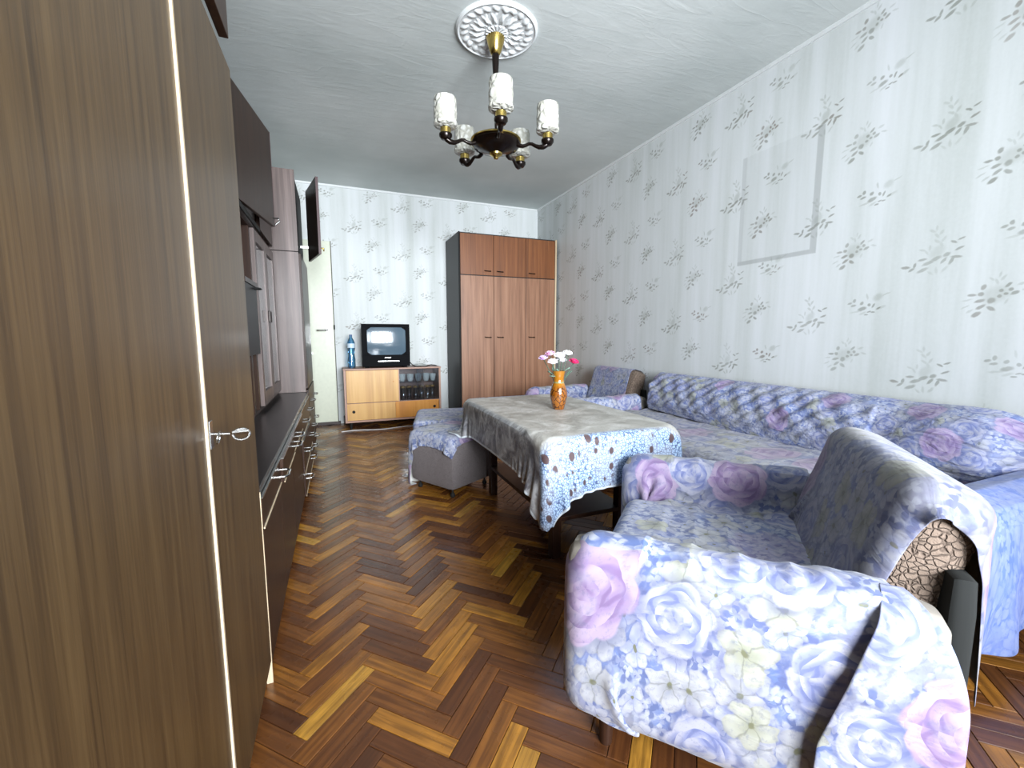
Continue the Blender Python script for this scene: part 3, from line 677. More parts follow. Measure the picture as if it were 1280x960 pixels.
for k, (a, zz) in enumerate([(-2.0, .045), (-1.5, .065), (-2.1, .025)]):
    ob('painted_spot', MB().lathe([(0, 0), (.008, 0), (.008, .003), (0, .003)], (.038*math.cos(a), .038*math.sin(a), zz), 10, (math.cos(a), math.sin(a), 0)), M_GAP, c)
cup(.998, 4.86, .486, 1.0, 'white china cup at right end of the glazed shelf', False)
M_GOLD = plain('gold_rim', (200, 160, 90), .3, Metallic=.7)
gp = None
for i, x in enumerate([.66, .73, .80, .87, .935, .995]):
    gl = thing('drinking_glass', 'tall clear drinking glass on the cabinet floor behind sliding glass', 'glass', (x, 4.86+(.02 if i % 2 else 0), .2805), 0, 'drinking glasses in the cabinet')
    if gp is None:
        gp = MB().lathe([(.0, 0), (.026, 0), (.027, .02), (.029, .15), (.0275, .15), (.0255, .02), (.0, .012)], n=20).mesh('tumbler', M_GLASS)
        gr_ = MB().lathe([(.0292, .128), (.0296, .128), (.0296, .15), (.0292, .15)], n=20).mesh('rim_band', M_GOLD)
    for nm, me in (('tumbler', gp), ('rim_band', gr_)):
        o = bpy.data.objects.new(nm, me); COL.objects.link(o); o.parent = gl
# television
t = thing('television', 'small black tube television on the honey wood cabinet', 'television', (.49, 4.9, zt), 0)
TX0, TX1, TZ0, TZ1, TY = .238, .738, .662, 1.118, 4.785
m = MB()
def ring(x0, x1, z0, z1, y): return [(x0, y, z0), (x1, y, z0), (x1, y, z1), (x0, y, z1)]
m.add(ring(TX0, TX1, TZ0, TZ1, TY+.02)+ring(TX0+.02, TX1-.02, TZ0+.0, TZ1-.02, TY+.12)+ring(TX0+.09, TX1-.09, TZ0+.02, TZ1-.09, TY+.30), [(0, 3, 2, 1)]+[(a+o_, (a+1) % 4+o_, (a+1) % 4+4+o_, a+4+o_) for o_ in (0, 4) for a in range(4)]+[(8, 9, 10, 11)])
ob('back_housing', m, M_BLACKP, t, True)
sx0, sx1, sz0, sz1 = TX0+.055, TX1-.042, TZ0+.125, TZ1-.035
m = MB().box(TX0, TX1, TY, TY+.02, TZ0, sz0, .003); m.box(TX0, TX1, TY, TY+.02, sz1, TZ1, .003); m.box(TX0, sx0, TY, TY+.02, sz0, sz1); m.box(sx1, TX1, TY, TY+.02, sz0, sz1)
ob('front_bezel', m, M_BLACKP, t, True)
P = []
for i in range(17):
    row = []
    for j in range(21):
        a, b_ = j/10-1, i/8-1
        row.append(((sx0+sx1)/2+a*(sx1-sx0)/2, TY+.004+.010*(a*a+b_*b_), (sz0+sz1)/2+b_*(sz1-sz0)/2))
    P.append(row)
g = G('crt_glass', .12); g.col(g.mix(g.noise(g.co(), 3, 2), lin((74, 92, 106)), lin((92, 112, 126)))); g.set('Coat Weight', 1.0); g.set('Coat Roughness', .03)
ob('screen', MB().grid(P), g.mat, t, True)
ob('button_strip', MB().box(TX0+.16, TX1-.115, TY-.004, TY, TZ0+.052, TZ0+.062, .001), M_CHROME, t, True)
ob('badge', MB().box(TX0+.235, TX0+.295, TY-.002, TY, TZ0+.090, TZ0+.100, .0005), M_CHROME, t, True)
for x in (TX0+.05, TX1-.05): ob('foot', MB().box(x-.02, x+.02, TY+.03, TY+.2, zt, TZ0), M_BLACKP, t, True)
# bottle
t = thing('water_bottle', 'clear blue plastic water bottle left of the television', 'bottle', (.135, 4.92, zt))
ob('bottle_body', MB().lathe([(.0, 0), (.036, .002), (.04, .012), (.039, .05), (.041, .06), (.039, .07), (.041, .085), (.034, .13), (.033, .17), (.04, .21), (.041, .25), (.038, .275), (.026, .305), (.015, .325), (.013, .34), (.0, .34)], n=24), M_PET, t)
ob('label', MB().lathe([(.0405, .215), (.0415, .22), (.0418, .25), (.0405, .262)], n=24), plain('pale_blue_label', (200, 220, 236), .4), t)
ob('cap', MB().lathe([(.015, .336), (.0155, .356), (.0, .358)], n=16), plain('blue_cap', (60, 96, 140), .4), t)
# bits on the cabinet
t = thing('crumpled_paper', 'small crumpled grey paper packet right of the television', 'paper', (.87, 4.9, zt))
P = [[(-.075+.15*j/9, -.05+.1*i/7, .012+.022*max(0, noise.noise(Vector((j*.5, i*.6, 2)))+.45)*math.sin(PI*j/9)*math.sin(PI*i/7)**.5) for j in range(10)] for i in range(8)]
o = ob('paper_sheet', MB().grid(P), plain('grey_paper', (190, 194, 190), .7), t); sdf = o.modifiers.new('thick', 'SOLIDIFY'); sdf.thickness = .006
m = MB().tube([(.745, 4.86, zt+.05), (.77, 4.84, zt+.02), (.80, 4.83, zt+.006), (.85, 4.82, zt+.005), (.92, 4.81, zt+.006), (.98, 4.84, zt+.016), (1.04, 4.83, zt+.006)], .005, 8)
tag(ob('power_lead', m, M_BLACKP), 'black lead lying beside the television in front of the paper', 'cable')
m = MB().tube([(.0+.11*i, 4.66+.03*math.sin(i*1.3), .0055) for i in range(11)], .005, 8)
tag(ob('floor_cable', m, M_WHITEC), 'white cable lying on the floor in front of the television cabinet', 'cable')
# far wardrobe
t = thing('three_door_wardrobe', 'three-door reddish brown wardrobe in the far right corner', 'wardrobe', (1.84, 4.85, 0))
wx0, wx1, wy0, wy1 = 1.243, 2.425, 4.55, 5.12
ob('body', MB().box(wx0, wx1, wy0+.02, wy1, .0, 2.10), M_DGREY, t, True)
ob('edge_band', MB().box(wx1-.018, wx1, wy0, wy0+.02, .05, 2.10), W_EDGE, t, True)
ob('edge_band', MB().box(wx0, wx0+.012, wy0, wy0+.02, .05, 2.10), M_GAP, t, True)
xs = [wx0+.014, 1.640, 2.030, wx1-.02]
for i in range(3):
    a_, b_ = xs[i]+.003, xs[i+1]-.003
    d = ob('lower_door', MB().box(a_, b_, wy0, wy0+.018, .06, 1.645, .0015), W_RED, t, True)
    hx = b_-.07 if i == 0 else a_+.07
    ob('handle', MB().tube([(hx-.035, wy0, .98), (hx-.035, wy0-.02, .975), (hx+.035, wy0-.02, .972), (hx+.035, wy0, .978)], .005, 6), M_DBRONZE, d, True)
    d = ob('locker_door', MB().box(a_, b_, wy0, wy0+.018, 1.655, 2.085, .0015), W_REDTOP, t, True)
    ob('handle', MB().tube([(hx-.035, wy0, 1.705), (hx-.035, wy0-.02, 1.70), (hx+.035, wy0-.02, 1.697), (hx+.035, wy0, 1.703)], .005, 6), M_DBRONZE, d, True)

# ---------------------------------------------------------------- cloth solver (position based, real folds)
def rb(cx, cy, cz, hx, hy, hz, r=.03, tilt=0.0):
    """collider: rounded box, tilted about its local y axis"""
    return (np.array([cx, cy, cz]), np.array([hx, hy, hz]), r, tilt)
def drape(X, rest_u, rest_v, cols, steps=150, iters=8, thick=.006, floorz=None, damp=.97, fr=.6, g=-9.8, bend=.25, shear=.5, dt=1/60, pin=None, pull=None):
    n, m = X.shape[:2]; X = X.copy(); Vv = np.zeros_like(X)
    ru, rv = rest_u, rest_v; rd = math.hypot(ru, rv)
    def con(P, A, B, L, k):
        a, b = P[A], P[B]; d = b-a; l = np.sqrt((d*d).sum(-1, keepdims=True))+1e-9
        c = d*(k*.5*(l-L)/l); P[A] = a+c; P[B] = b-c
    S = np.s_
    def pairs(di, dj):
        out = []
        if di and dj:
            for p in (0, 1):
                ia = np.arange(p, n-1, 2)
                out.append(((ia[:, None], np.arange(0, m-1)[None]), (ia[:, None]+1, np.arange(1, m)[None])))
                out.append(((ia[:, None], np.arange(1, m)[None]), (ia[:, None]+1, np.arange(0, m-1)[None])))
        elif di:
            for p in range(2*di):
                ia = np.array([i for i in range(n-di) if i % (2*di) == p])
                if len(ia): out.append(((ia[:, None], np.arange(m)[None]), (ia[:, None]+di, np.arange(m)[None])))
        else:
            for p in range(2*dj):
                ja = np.array([j for j in range(m-dj) if j % (2*dj) == p])
                if len(ja): out.append(((np.arange(n)[:, None], ja[None]), (np.arange(n)[:, None], ja[None]+dj)))
        return out
    def groups(lst, d):   # fold index classes so that no vertex is shared within a group
        return lst
    PU = pairs(1, 0); PV = pairs(0, 1); PD = pairs(1, 1); BU = pairs(2, 0); BV = pairs(0, 2)
    for st in range(steps):
        Vv *= damp; Vv[..., 2] += g*dt
        if pull is not None: Vv += pull*dt
        old = X; P = X + Vv*dt
        for it in range(iters):
            for A, B in PU: con(P, A, B, ru, 1.0)
            for A, B in PV: con(P, A, B, rv, 1.0)
            for A, B in PD: con(P, A, B, rd, shear)
            if it % 2 == 0:
                for A, B in BU: con(P, A, B, 2*ru, bend)
                for A, B in BV: con(P, A, B, 2*rv, bend)
            if it % 2 == 1 or it == iters-1:
                for (c, h, r, tl) in cols:
                    q = P - c
                    if tl:
                        ct, s_ = math.cos(tl), math.sin(tl); qx = q[..., 0]*ct - q[..., 2]*s_; qz = q[..., 0]*s_ + q[..., 2]*ct
                        q = np.stack([qx, q[..., 1], qz], -1)
                    e = np.abs(q) - (h-r); sg = np.sign(q); sg[sg == 0] = 1
                    ep = np.maximum(e, 0); lo = np.sqrt((ep*ep).sum(-1)); inn = np.minimum(e.max(-1), 0)
                    sd = lo + inn - r - thick
                    hit = sd < 0
                    if not hit.any(): continue
                    gN = np.where(lo[..., None] > 1e-7, ep/(lo[..., None]+1e-9), (e == e.max(-1, keepdims=True)).astype(float))*sg
                    if tl: gx = gN[..., 0]*ct + gN[..., 2]*s_; gz = -gN[..., 0]*s_ + gN[..., 2]*ct; gN = np.stack([gx, gN[..., 1], gz], -1)
                    P[hit] -= gN[hit]*sd[hit][:, None]
                    dP = P[hit]-old[hit]; nn = gN[hit]; tan = dP - nn*(dP*nn).sum(-1, keepdims=True)
                    P[hit] -= tan*fr*.5
                if floorz is not None: P[..., 2] = np.maximum(P[..., 2], floorz)
            if pin is not None: P[pin] = old[pin]
        Vv = (P-old)/dt
        sp = np.sqrt((Vv*Vv).sum(-1, keepdims=True)); Vv *= np.minimum(1, 2.5/(sp+1e-9))
        X = P
    return X
def cloth_ob(name, X, uv, mat, label, cat, M_=None, thick=.0025, keep=None):
    n, m = X.shape[:2]; X = np.asarray(X)
    dz = np.cross(X[1:, :-1]-X[:-1, :-1], X[:-1, 1:]-X[:-1, :-1])[..., 2].sum()
    if dz > 0:
        X = X[:, ::-1]; uv = uv[:, ::-1]
        if keep is not None: keep = keep[:, ::-1]      # printed side outward
    mb = MB(); mb.grid(X.tolist(), uv.tolist())
    if keep is not None: mb.f = [f for f in mb.f if all(keep[i//m, i % m] for i in f)]
    if M_ is not None: mb.xf(M_)
    o = ob(name, mb, mat); tag(o, label, cat)
    if len(o.data.materials) > 1: pass
    s_ = o.modifiers.new('thickness', 'SOLIDIFY'); s_.thickness = thick; s_.offset = 1
    if len(o.data.materials) > 1: s_.material_offset = 1
    s_ = o.modifiers.new('smooth', 'SUBSURF'); s_.levels = 1; s_.render_levels = 1
    return o

# ---------------------------------------------------------------- table and its cloth
TBX0, TBX1, TBY0, TBY1, TZ = .712, 1.380, 1.405, 2.55, .60
W_TABLE = wood('dark_table_wood', (34, 20, 14), (50, 30, 20), (64, 40, 27), 1, .4)
t = thing('dining_table', 'low dark wooden table hidden under the patterned cloth', 'table', ((TBX0+TBX1)/2, (TBY0+TBY1)/2, 0))
ob('tabletop', MB().box(TBX0+.022, TBX1-.022, TBY0+.022, TBY1-.022, TZ-.04, TZ-.010, .006), W_TABLE, t, True)
m = MB(); m.box(TBX0+.06, TBX1-.06, TBY0+.06, TBY0+.08, TZ-.12, TZ-.03); m.box(TBX0+.06, TBX1-.06, TBY1-.08, TBY1-.06, TZ-.12, TZ-.03); m.box(TBX0+.06, TBX0+.08, TBY0+.08, TBY1-.08, TZ-.12, TZ-.03); m.box(TBX1-.08, TBX1-.06, TBY0+.08, TBY1-.08, TZ-.12, TZ-.03)
ob('apron', m, W_TABLE, t, True)
for sx in (TBX0+.16, TBX1-.16):
    for sy in (TBY0+.22, TBY1-.1): ob('leg', MB().box(sx-.022, sx+.022, sy-.022, sy+.022, 0, TZ-.03, .004), W_TABLE, t, True)
ob('lower_shelf', MB().box(TBX0+.14, TBX1-.14, TBY0+.20, TBY1-.08, .17, .19, .002), W_TABLE, t, True)
hs = .0145; nx_, ny_ = int(.99/hs)+1, int(1.46/hs)+1
ux = (np.arange(nx_)-(nx_-1)/2)*hs; vy = (np.arange(ny_)-(ny_-1)/2)*hs
X = np.zeros((nx_, ny_, 3)); X[..., 0] = ux[:, None]+(TBX0+TBX1)/2-.004; X[..., 1] = vy[None]+(TBY0+TBY1)/2-.004; X[..., 2] = TZ+.006
X[..., 2] += .003*np.sin(ux*40)[:, None]*np.cos(vy*31)[None]+np.random.uniform(-.001, .001, (nx_, ny_))
uv = np.stack(np.meshgrid(ux, vy, indexing='ij'), -1)
Xc = drape(X, hs, hs, [rb((TBX0+TBX1)/2, (TBY0+TBY1)/2, TZ-.15, (TBX1-TBX0)/2, (TBY1-TBY0)/2, .15, .012), rb(.70, 2.72, .19, .24, .26, .205, .03)], steps=150, iters=8, fr=.8, bend=.12,
    pin=(np.abs(ux)[:, None] < .29) & (np.abs(vy)[None] < .50) & ((np.arange(nx_) % 5 == 0)[:, None]) & ((np.arange(ny_) % 5 == 0)[None]))
cloth_ob('tablecloth', Xc, uv, M_TCLOTH, 'shiny beige tablecloth with lace and brown ovals border over the low table', 'tablecloth',
    keep=(np.maximum(0, np.abs(ux)-.325)[:, None]**2 + np.maximum(0, np.abs(vy)-.56)[None]**2) < .19**2)
# ---------------------------------------------------------------- vase with artificial flowers
VX, VY, VZ = 1.077, 1.982, TZ+.008
g = G('amber_glazed_ceramic', .12); P_ = g.co(); zz = g.sep(P_)[2]
dd = g.vor(g.map(P_, sc=(1, 1, .5)), 55, feature='DISTANCE_TO_EDGE')
c = g.mix(g.ss(dd, .02, .1), lin((58, 30, 10)), lin((132, 78, 22)))
low = g.ss(zz, .115, .135)
c = g.mix(low, c, lin((146, 94, 22))); c = g.mix(g.ss(zz, .138, .142)*g.ss(zz, .146, .15, 1, 0), c, lin((120, 120, 80)))
c = g.mix(g.ss(g.noise(P_, 22, 2), .5, .7)*.5, c, lin((120, 60, 16)))
g.col(c); g.set('Coat Weight', .8); g.bump(dd, .4, .003)
t = thing('vase', 'amber and brown glazed ceramic vase on the tablecloth', 'vase', (VX, VY, VZ))
ob('vase_body', MB().lathe([(.0, 0), (.028, 0), (.031, .004), (.040, .04), (.046, .07), (.045, .095), (.036, .125), (.029, .142), (.027, .155), (.028, .175), (.033, .198), (.035, .205), (.032, .205), (.025, .17), (.024, .15), (.04, .08), (.0, .01)], n=36), g.mat, t)
M_STEM = plain('green_stem', (62, 86, 70), .6); M_LEAF = plain('grey_green_leaf', (104, 128, 112), .6)
def petal(r, tilt, a, curl, z0, wid):
    P = []
    for i in range(6):
        s_ = i/5; row = []
        for j in range(5):
            q = j/4*2-1
            x = r*s_*math.cos(tilt*(1-.5*s_*curl)); z = r*s_*math.sin(tilt*(1-.5*s_*curl)) + .15*r*q*q*s_
            y = q*wid*math.sin(PI*min(1, s_*.8+.12))
            row.append((x*math.cos(a)-y*math.sin(a), x*math.sin(a)+y*math.cos(a), z0+z))
        P.append(row)
    return P
FL = [(-.078, .03, .262, (196, 150, 210), 'lilac bloom with white heart, leftmost of the artificial flowers', 'lilac'), (-.045, .02, .285, (214, 150, 190), 'pink bloom second from left in the amber vase', 'pink'),
      (-.035, -.03, .245, (232, 214, 224), 'pale pink bloom lowest in front of the vase bunch', 'pale'), (.0, -.01, .275, (238, 236, 240), 'large white bloom at centre of the vase bunch', 'white'),
      (.045, .01, .288, (236, 236, 238), 'white bloom at top right of the vase bunch', 'white'), (.075, -.01, .245, (206, 40, 100), 'deep magenta bloom at right of the vase bunch', 'magenta'),
      (.02, .035, .25, (222, 216, 224), 'white bloom at the back of the vase bunch behind the others', 'white')]
cv = Vector((math.cos(R(-22)), math.sin(R(-22)), 0)); dv = Vector((-cv.y, cv.x, 0))
for i, (sx, sy, sz, colr, lab, _) in enumerate(FL):
    off = cv*sx + dv*sy
    t = thing('artificial_flower', lab, 'flower', (VX+off.x*.12, VY+off.y*.12, VZ+.11), 0, 'artificial flowers in the vase')
    hd = Vector((off.x*.88, off.y*.88, sz-.11))
    ob('stem', MB().tube([(0, 0, 0), tuple(hd*.5+Vector((0, 0, .01))), tuple(hd)], .0022, 6), M_STEM, t)
    m = MB(); rr = .030 if i not in (3,) else .034
    base_ = colr; ax = Vector((off.x*2.2-.1, off.y*2.2-.25, .8)).normalized(); Q = Matrix.Translation(hd) @ Vector((0, 0, 1)).rotation_difference(ax).to_matrix().to_4x4()
    for k in range(6): m.grid(petal(rr, .55, k*PI/3, .6, 0, .017))
    for k in range(5): m.grid(petal(rr*.85, 1.0, k*PI*.4+.4, .4, 0, .013))
    for k in range(4): m.grid(petal(rr*.6, 1.35, k*PI/2+.2, .1, .002, .009))
    m.xf(Q)
    gm = G('petal_%s' % _ if i != 4 and i != 6 else 'petal_white_b', .6); pc = gm.co(); gm.col(gm.mix(gm.ss(gm.noise(pc, 40, 2), .35, .65), lin(colr), lin(tuple(min(255, int(v*.4+150)) for v in colr)) if _ != 'magenta' else lin((150, 24, 70))))
    o = ob('bloom', m, gm.mat, t); sdf = o.modifiers.new('thick', 'SOLIDIFY'); sdf.thickness = .0008
    m = MB().grid(petal(.05, .9, i*1.3, .7, 0, .008)); m.xf(Matrix.Translation(hd*.45))
    if i == 0 or i == 2: m.grid(petal(.045, .2, 3.2, .9, .06, .008))
    o = ob('leaf', m, M_LEAF, t); sdf = o.modifiers.new('thick', 'SOLIDIFY'); sdf.thickness = .0008

# ---------------------------------------------------------------- ottomans
def ottoman(loc, rz, sx, sy, h, lab, covlab, ext, seed=1, extra=[]):
    t = thing('ottoman', lab, 'footstool', loc, rz)
    hx, hy = sx/2, sy/2
    def fn(p): k = 1 - .05*(.5-p.z/(h-.06)); return Vector((p.x*k, p.y*k, p.z))
    ob('upholstered_body', MB().soft(0, 0, .055+(h-.055)/2, hx, hy, (h-.055)/2, .018, 8, fn), M_GREYUP, t)
    for ax in (-1, 1):
        for ay in (-1, 1): ob('caster', MB().lathe([(.0, .0), (.012, .001), (.016, .012), (.012, .024), (.006, .03), (.006, .056)], (ax*(hx-.05), ay*(hy-.05), 0), 12), M_GAP, t)
    hs = .015; x0, x1, y0, y1 = ext
    n, m_ = int((x1-x0)/hs)+1, int((y1-y0)/hs)+1
    gx = x0+np.arange(n)*hs; gy = y0+np.arange(m_)*hs
    X = np.zeros((n, m_, 3)); X[..., 0] = gx[:, None]; X[..., 1] = gy[None]; X[..., 2] = h+.012
    X[..., 2] += np.random.RandomState(seed).uniform(-.002, .002, (n, m_)) + .006*np.sin(gx*25+1)[:, None]*np.sin(gy*18)[None]
    Xc = drape(X, hs, hs, [rb(0, 0, .055+(h-.055)/2, hx, hy, (h-.055)/2, .018)]+extra, steps=110, iters=8, fr=.75, floorz=.01, bend=.15)
    uv = np.stack(np.meshgrid(gx+seed*1.7, gy+seed*.9, indexing='ij'), -1)
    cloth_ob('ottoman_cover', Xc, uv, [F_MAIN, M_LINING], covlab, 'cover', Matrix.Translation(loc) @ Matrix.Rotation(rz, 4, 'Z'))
# corner nearest the camera sits at (.605, 2.43); local x runs to the right, local y away
oa = math.atan2(.2, .34)
def oc(w_, d_, c=(.605, 2.43)):
    q = Matrix.Rotation(oa, 3, 'Z') @ Vector((w_/2, d_/2, 0)); return (c[0]+q.x, c[1]+q.y, 0)
ottoman(oc(.40, .40), oa, .40, .40, .385, 'grey upholstered footstool nearest the camera beside the table', 'floral cotton cover over the nearer grey footstool', (-.27, .28, -.275, .44), seed=2)
ob2 = R(-13); q = Matrix.Rotation(ob2, 3, 'Z') @ Vector((.21, .27, 0))
ottoman((.485+q.x, 3.06+q.y, 0), ob2, .42, .54, .375, 'grey upholstered footstool farther away behind the nearer footstool', 'floral cotton cover over the farther grey footstool', (-.34, .26, -.30, .36), seed=4)

# ---------------------------------------------------------------- armchair builder (local x to the rear, local y from near arm to far arm)
TILT = .28
def armchair(loc, rz, lab, sc=1.0):
    t = thing('armchair', lab, 'armchair', loc, rz); t.scale = (sc, sc, sc)
    for nm, y in (('arm', -.065), ('arm', .705)):
        ob(nm, MB().soft(.32, y, .285, .36, .062, .225, .055, 10), M_FABRIC_END, t)
    ob('seat_base', MB().soft(.30, .32, .19, .29, .255, .13, .02, 6), M_BOUCLE, t)
    ob('seat_cushion', MB().soft(.27, .32, .315, .265, .252, .055, .04, 8), M_BOUCLE, t)
    Mb = Matrix.Translation((.655, .32, .50)) @ Matrix.Rotation(TILT, 4, 'Y')
    ob('backrest', MB().soft(0, 0, 0, .075, .31, .205, .05, 10).xf(Mb), M_BOUCLE, t)
    ob('rear_panel', MB().soft(.715, .32, .30, .025, .35, .25, .02, 6), plain('dark_green_shadowed_fabric', (13, 16, 15), .9), t)  # dark green fabric, blackened to paint in the hanging throw's shadow
    for x in (.06, .66):
        for y in (-.05, .69): ob('leg', MB().lathe([(.016, -loc[2]/sc), (.022, .065)], (x, y, 0), 12), W_TABLE, t)
    return t
def chair_cols():
    return [rb(.32, -.065, .285, .36, .062, .225, .055), rb(.32, .705, .285, .36, .062, .225, .055), rb(.30, .32, .19, .30, .26, .185, .04),
            rb(.655, .32, .50, .075, .31, .205, .05, TILT), rb(.715, .32, .30, .025, .35, .25, .02)]
def seat_throw(loc, rz, a_end, lab, outer=.43, outer2=.34, front=.30, seed=1, mat=None, hs=.016, uvo=(0, 0), steps=120, sc=1.0):
    # profile across the chair, outer hem of the near arm -> seat -> outer hem of the far arm
    zt = .518
    prof = [(-.140, zt-.04-outer), (-.140, zt-.04), (-.118, zt-.005), (-.065, zt+.004), (-.018, zt-.005), (.004, zt-.04), (.008, .40), (.05, .385), (.59, .385), (.632, .40), (.636, zt-.04), (.655, zt-.005), (.705, zt+.004), (.755, zt-.005), (.78, zt-.04), (.78, zt-.04-outer2)]
    pr = np.array(prof); seg = np.sqrt((np.diff(pr, axis=0)**2).sum(1)); cum = np.concatenate([[0], np.cumsum(seg)])
    m = int(cum[-1]/hs)+1; s_ = np.arange(m)*hs; by = np.interp(s_, cum, pr[:, 0]); bz = np.interp(s_, cum, pr[:, 1])
    a0 = -.035-front; n = int((a_end-a0)/hs)+1; aa = a0+np.arange(n)*hs
    X = np.zeros((n, m, 3)); X[..., 1] = by[None]; X[..., 2] = bz[None]+.004
    over = np.maximum(0, -.035-aa); X[..., 0] = np.maximum(aa, -.035)[:, None] - (over*.55)[:, None]; X[..., 2] -= (over*.80)[:, None]
    X += np.random.RandomState(seed).uniform(-.003, .003, X.shape)
    out = np.minimum(0, by+.14) ; X[..., 1] -= .012*np.sin(aa*23+seed)[:, None]*(np.clip((.40-bz)/.3, 0, 1)*(by < 0))[None]
    X[..., 2] = np.maximum(X[..., 2], .03)
    pin = np.zeros((n, m), bool); pin[-1] = True; top = (bz > .505) | (np.abs(bz-.385) < .006); pin[-8:, top] = True; pin[(aa > .05)[:, None] & top[None] & ((np.arange(n) % 6 == 0)[:, None])] = True
    pull = np.zeros_like(X); pull[..., 0] = (over > 0)[:, None]*7.0; pull[..., 1] = ((by < -.12)*6.0 - (by > .77)*6.0)[None]
    Xc = drape(X, hs, hs, chair_cols(), steps=steps, iters=8, fr=.8, floorz=.02, bend=.10, pin=pin, pull=pull)
    lim = .12*np.clip(1-(aa+.035)/.30, 0, 1)**1.3; h1 = np.maximum(0, outer+.03-s_); h2 = np.maximum(0, s_-(cum[-1]-outer2-.03))
    rad = (over[:, None]/.295)**2
    kp = (s_[None] >= lim[:, None]) & (rad + (h1[None]/.35)**2 + (h2[None]/.37)**2 < 1.0) | ((over[:, None] == 0) & (s_[None] >= lim[:, None]))
    uv = np.stack(np.meshgrid(aa+uvo[0], s_+uvo[1], indexing='ij'), -1)
    return cloth_ob('armchair_throw', Xc, uv, [mat or F_MAIN, M_LINING], lab, 'throw', Matrix.Translation(loc) @ Matrix.Rotation(rz, 4, 'Z') @ Matrix.Scale(sc, 4), keep=kp)
CA, CR = (.57, .865, .05), math.atan2(-.73, .68)
armchair(CA, CR, 'floral-covered armchair in the right foreground with brown textured backrest side', .95)
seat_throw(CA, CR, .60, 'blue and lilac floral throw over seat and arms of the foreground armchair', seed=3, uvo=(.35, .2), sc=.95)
# throw over the backrest
def back_throw(loc, rz, y0, y1, lab, mat, seed=5, drop=.20, uvo=(0, 0), skew=.075, sc=1.0):
    prof = [(.525, .40), (.545, .50), (.602, .70), (.635, .728), (.70, .738), (.765, .71), (.785, .66), (.80, .66-drop)]
    pr = np.array(prof); seg = np.sqrt((np.diff(pr, axis=0)**2).sum(1)); cum = np.concatenate([[0], np.cumsum(seg)]); hs = .015
    m = int(cum[-1]/hs)+1; s_ = np.arange(m)*hs; ax = np.interp(s_, cum, pr[:, 0]); az = np.interp(s_, cum, pr[:, 1])
    n = int((y1-y0)/hs)+1; yy = y0+np.arange(n)*hs
    X = np.zeros((n, m, 3)); X[..., 0] = ax[None]; X[..., 1] = yy[:, None]; X[..., 2] = az[None]+.006
    X[..., 1] += (skew*np.clip((.40-s_)/.12, 0, 1))[None]*np.clip((y0+.45-yy)/.45, 0, 1)[:, None]
    over = np.maximum(0, -.0-yy); X[..., 2] -= (over*.5)[:, None]
    X += np.random.RandomState(seed).uniform(-.002, .002, X.shape)
    Xc = drape(X, hs, hs, chair_cols(), steps=70, iters=8, fr=.9, bend=.4)
    uv = np.stack(np.meshgrid(yy+uvo[0], s_+uvo[1], indexing='ij'), -1)
    cloth_ob('backrest_throw', Xc[:, ::-1], uv[:, ::-1], [mat, M_LINING], lab, 'throw', Matrix.Translation(loc) @ Matrix.Rotation(rz, 4, 'Z') @ Matrix.Scale(sc, 4))
back_throw(CA, CR, -.03, .67, 'shade-tinted floral throw with loose pale hem over the foreground armchair backrest', F_BACK, uvo=(.9, .4), drop=.24, sc=.95)
# loose flap at the rear of the near arm
def flap():
    P = []; U = []
    nS, nT = 26, 40
    for i in range(nS):
        s_ = i/(nS-1); row = []; ur = []
        for j in range(nT):
            t_ = j/(nT-1)
            al = .575-.085*min(1, t_*1.5)-.02*t_; ar = .61+.075*math.sin(min(1, t_*2.2)*PI/2)
            a = al+(ar-al)*s_; d = t_*.50
            if d < .09: th = d/.09*PI/2; y = -.065-.082*math.sin(th); z = .526-.05*(1-math.cos(th))
            else: y = -.147; z = .476-(d-.09)
            k = min(1, max(0, (d-.05)/.15))
            y -= k*(.010+.006*math.sin(s_*6+t_*2)+.008*math.sin(PI*s_)); 
            if s_ > .93: y += (s_-.93)*.15*k
            row.append((a, y, z)); ur.append((a*1.1+2.2, d+.7))
        P.append(row); U.append(ur)
    return np.array(P), np.array(U)
FP, FU = flap()
cloth_ob('arm_flap', FP[:, ::-1], FU[:, ::-1], [F_MAIN, M_LINING], 'folded floral cloth end with purple rose over rear of the foreground armchair arm', 'throw', Matrix.Translation(CA) @ Matrix.Rotation(CR, 4, 'Z') @ Matrix.Scale(.95, 4))
# far armchair
CB, CRB = (1.64, 2.86, 0), 0.0
armchair(CB, CRB, 'floral-covered armchair in the far corner beside the wardrobe')
seat_throw(CB, CRB, .60, 'pale floral throw over seat and arms of the far corner armchair', seed=8, uvo=(1.4, 2.2), hs=.022, steps=80)
back_throw(CB, CRB, .05, .67, 'lilac floral throw over the far corner armchair backrest', F_SOFA, seed=9, uvo=(3.0, 1.0), drop=.1, skew=.0)

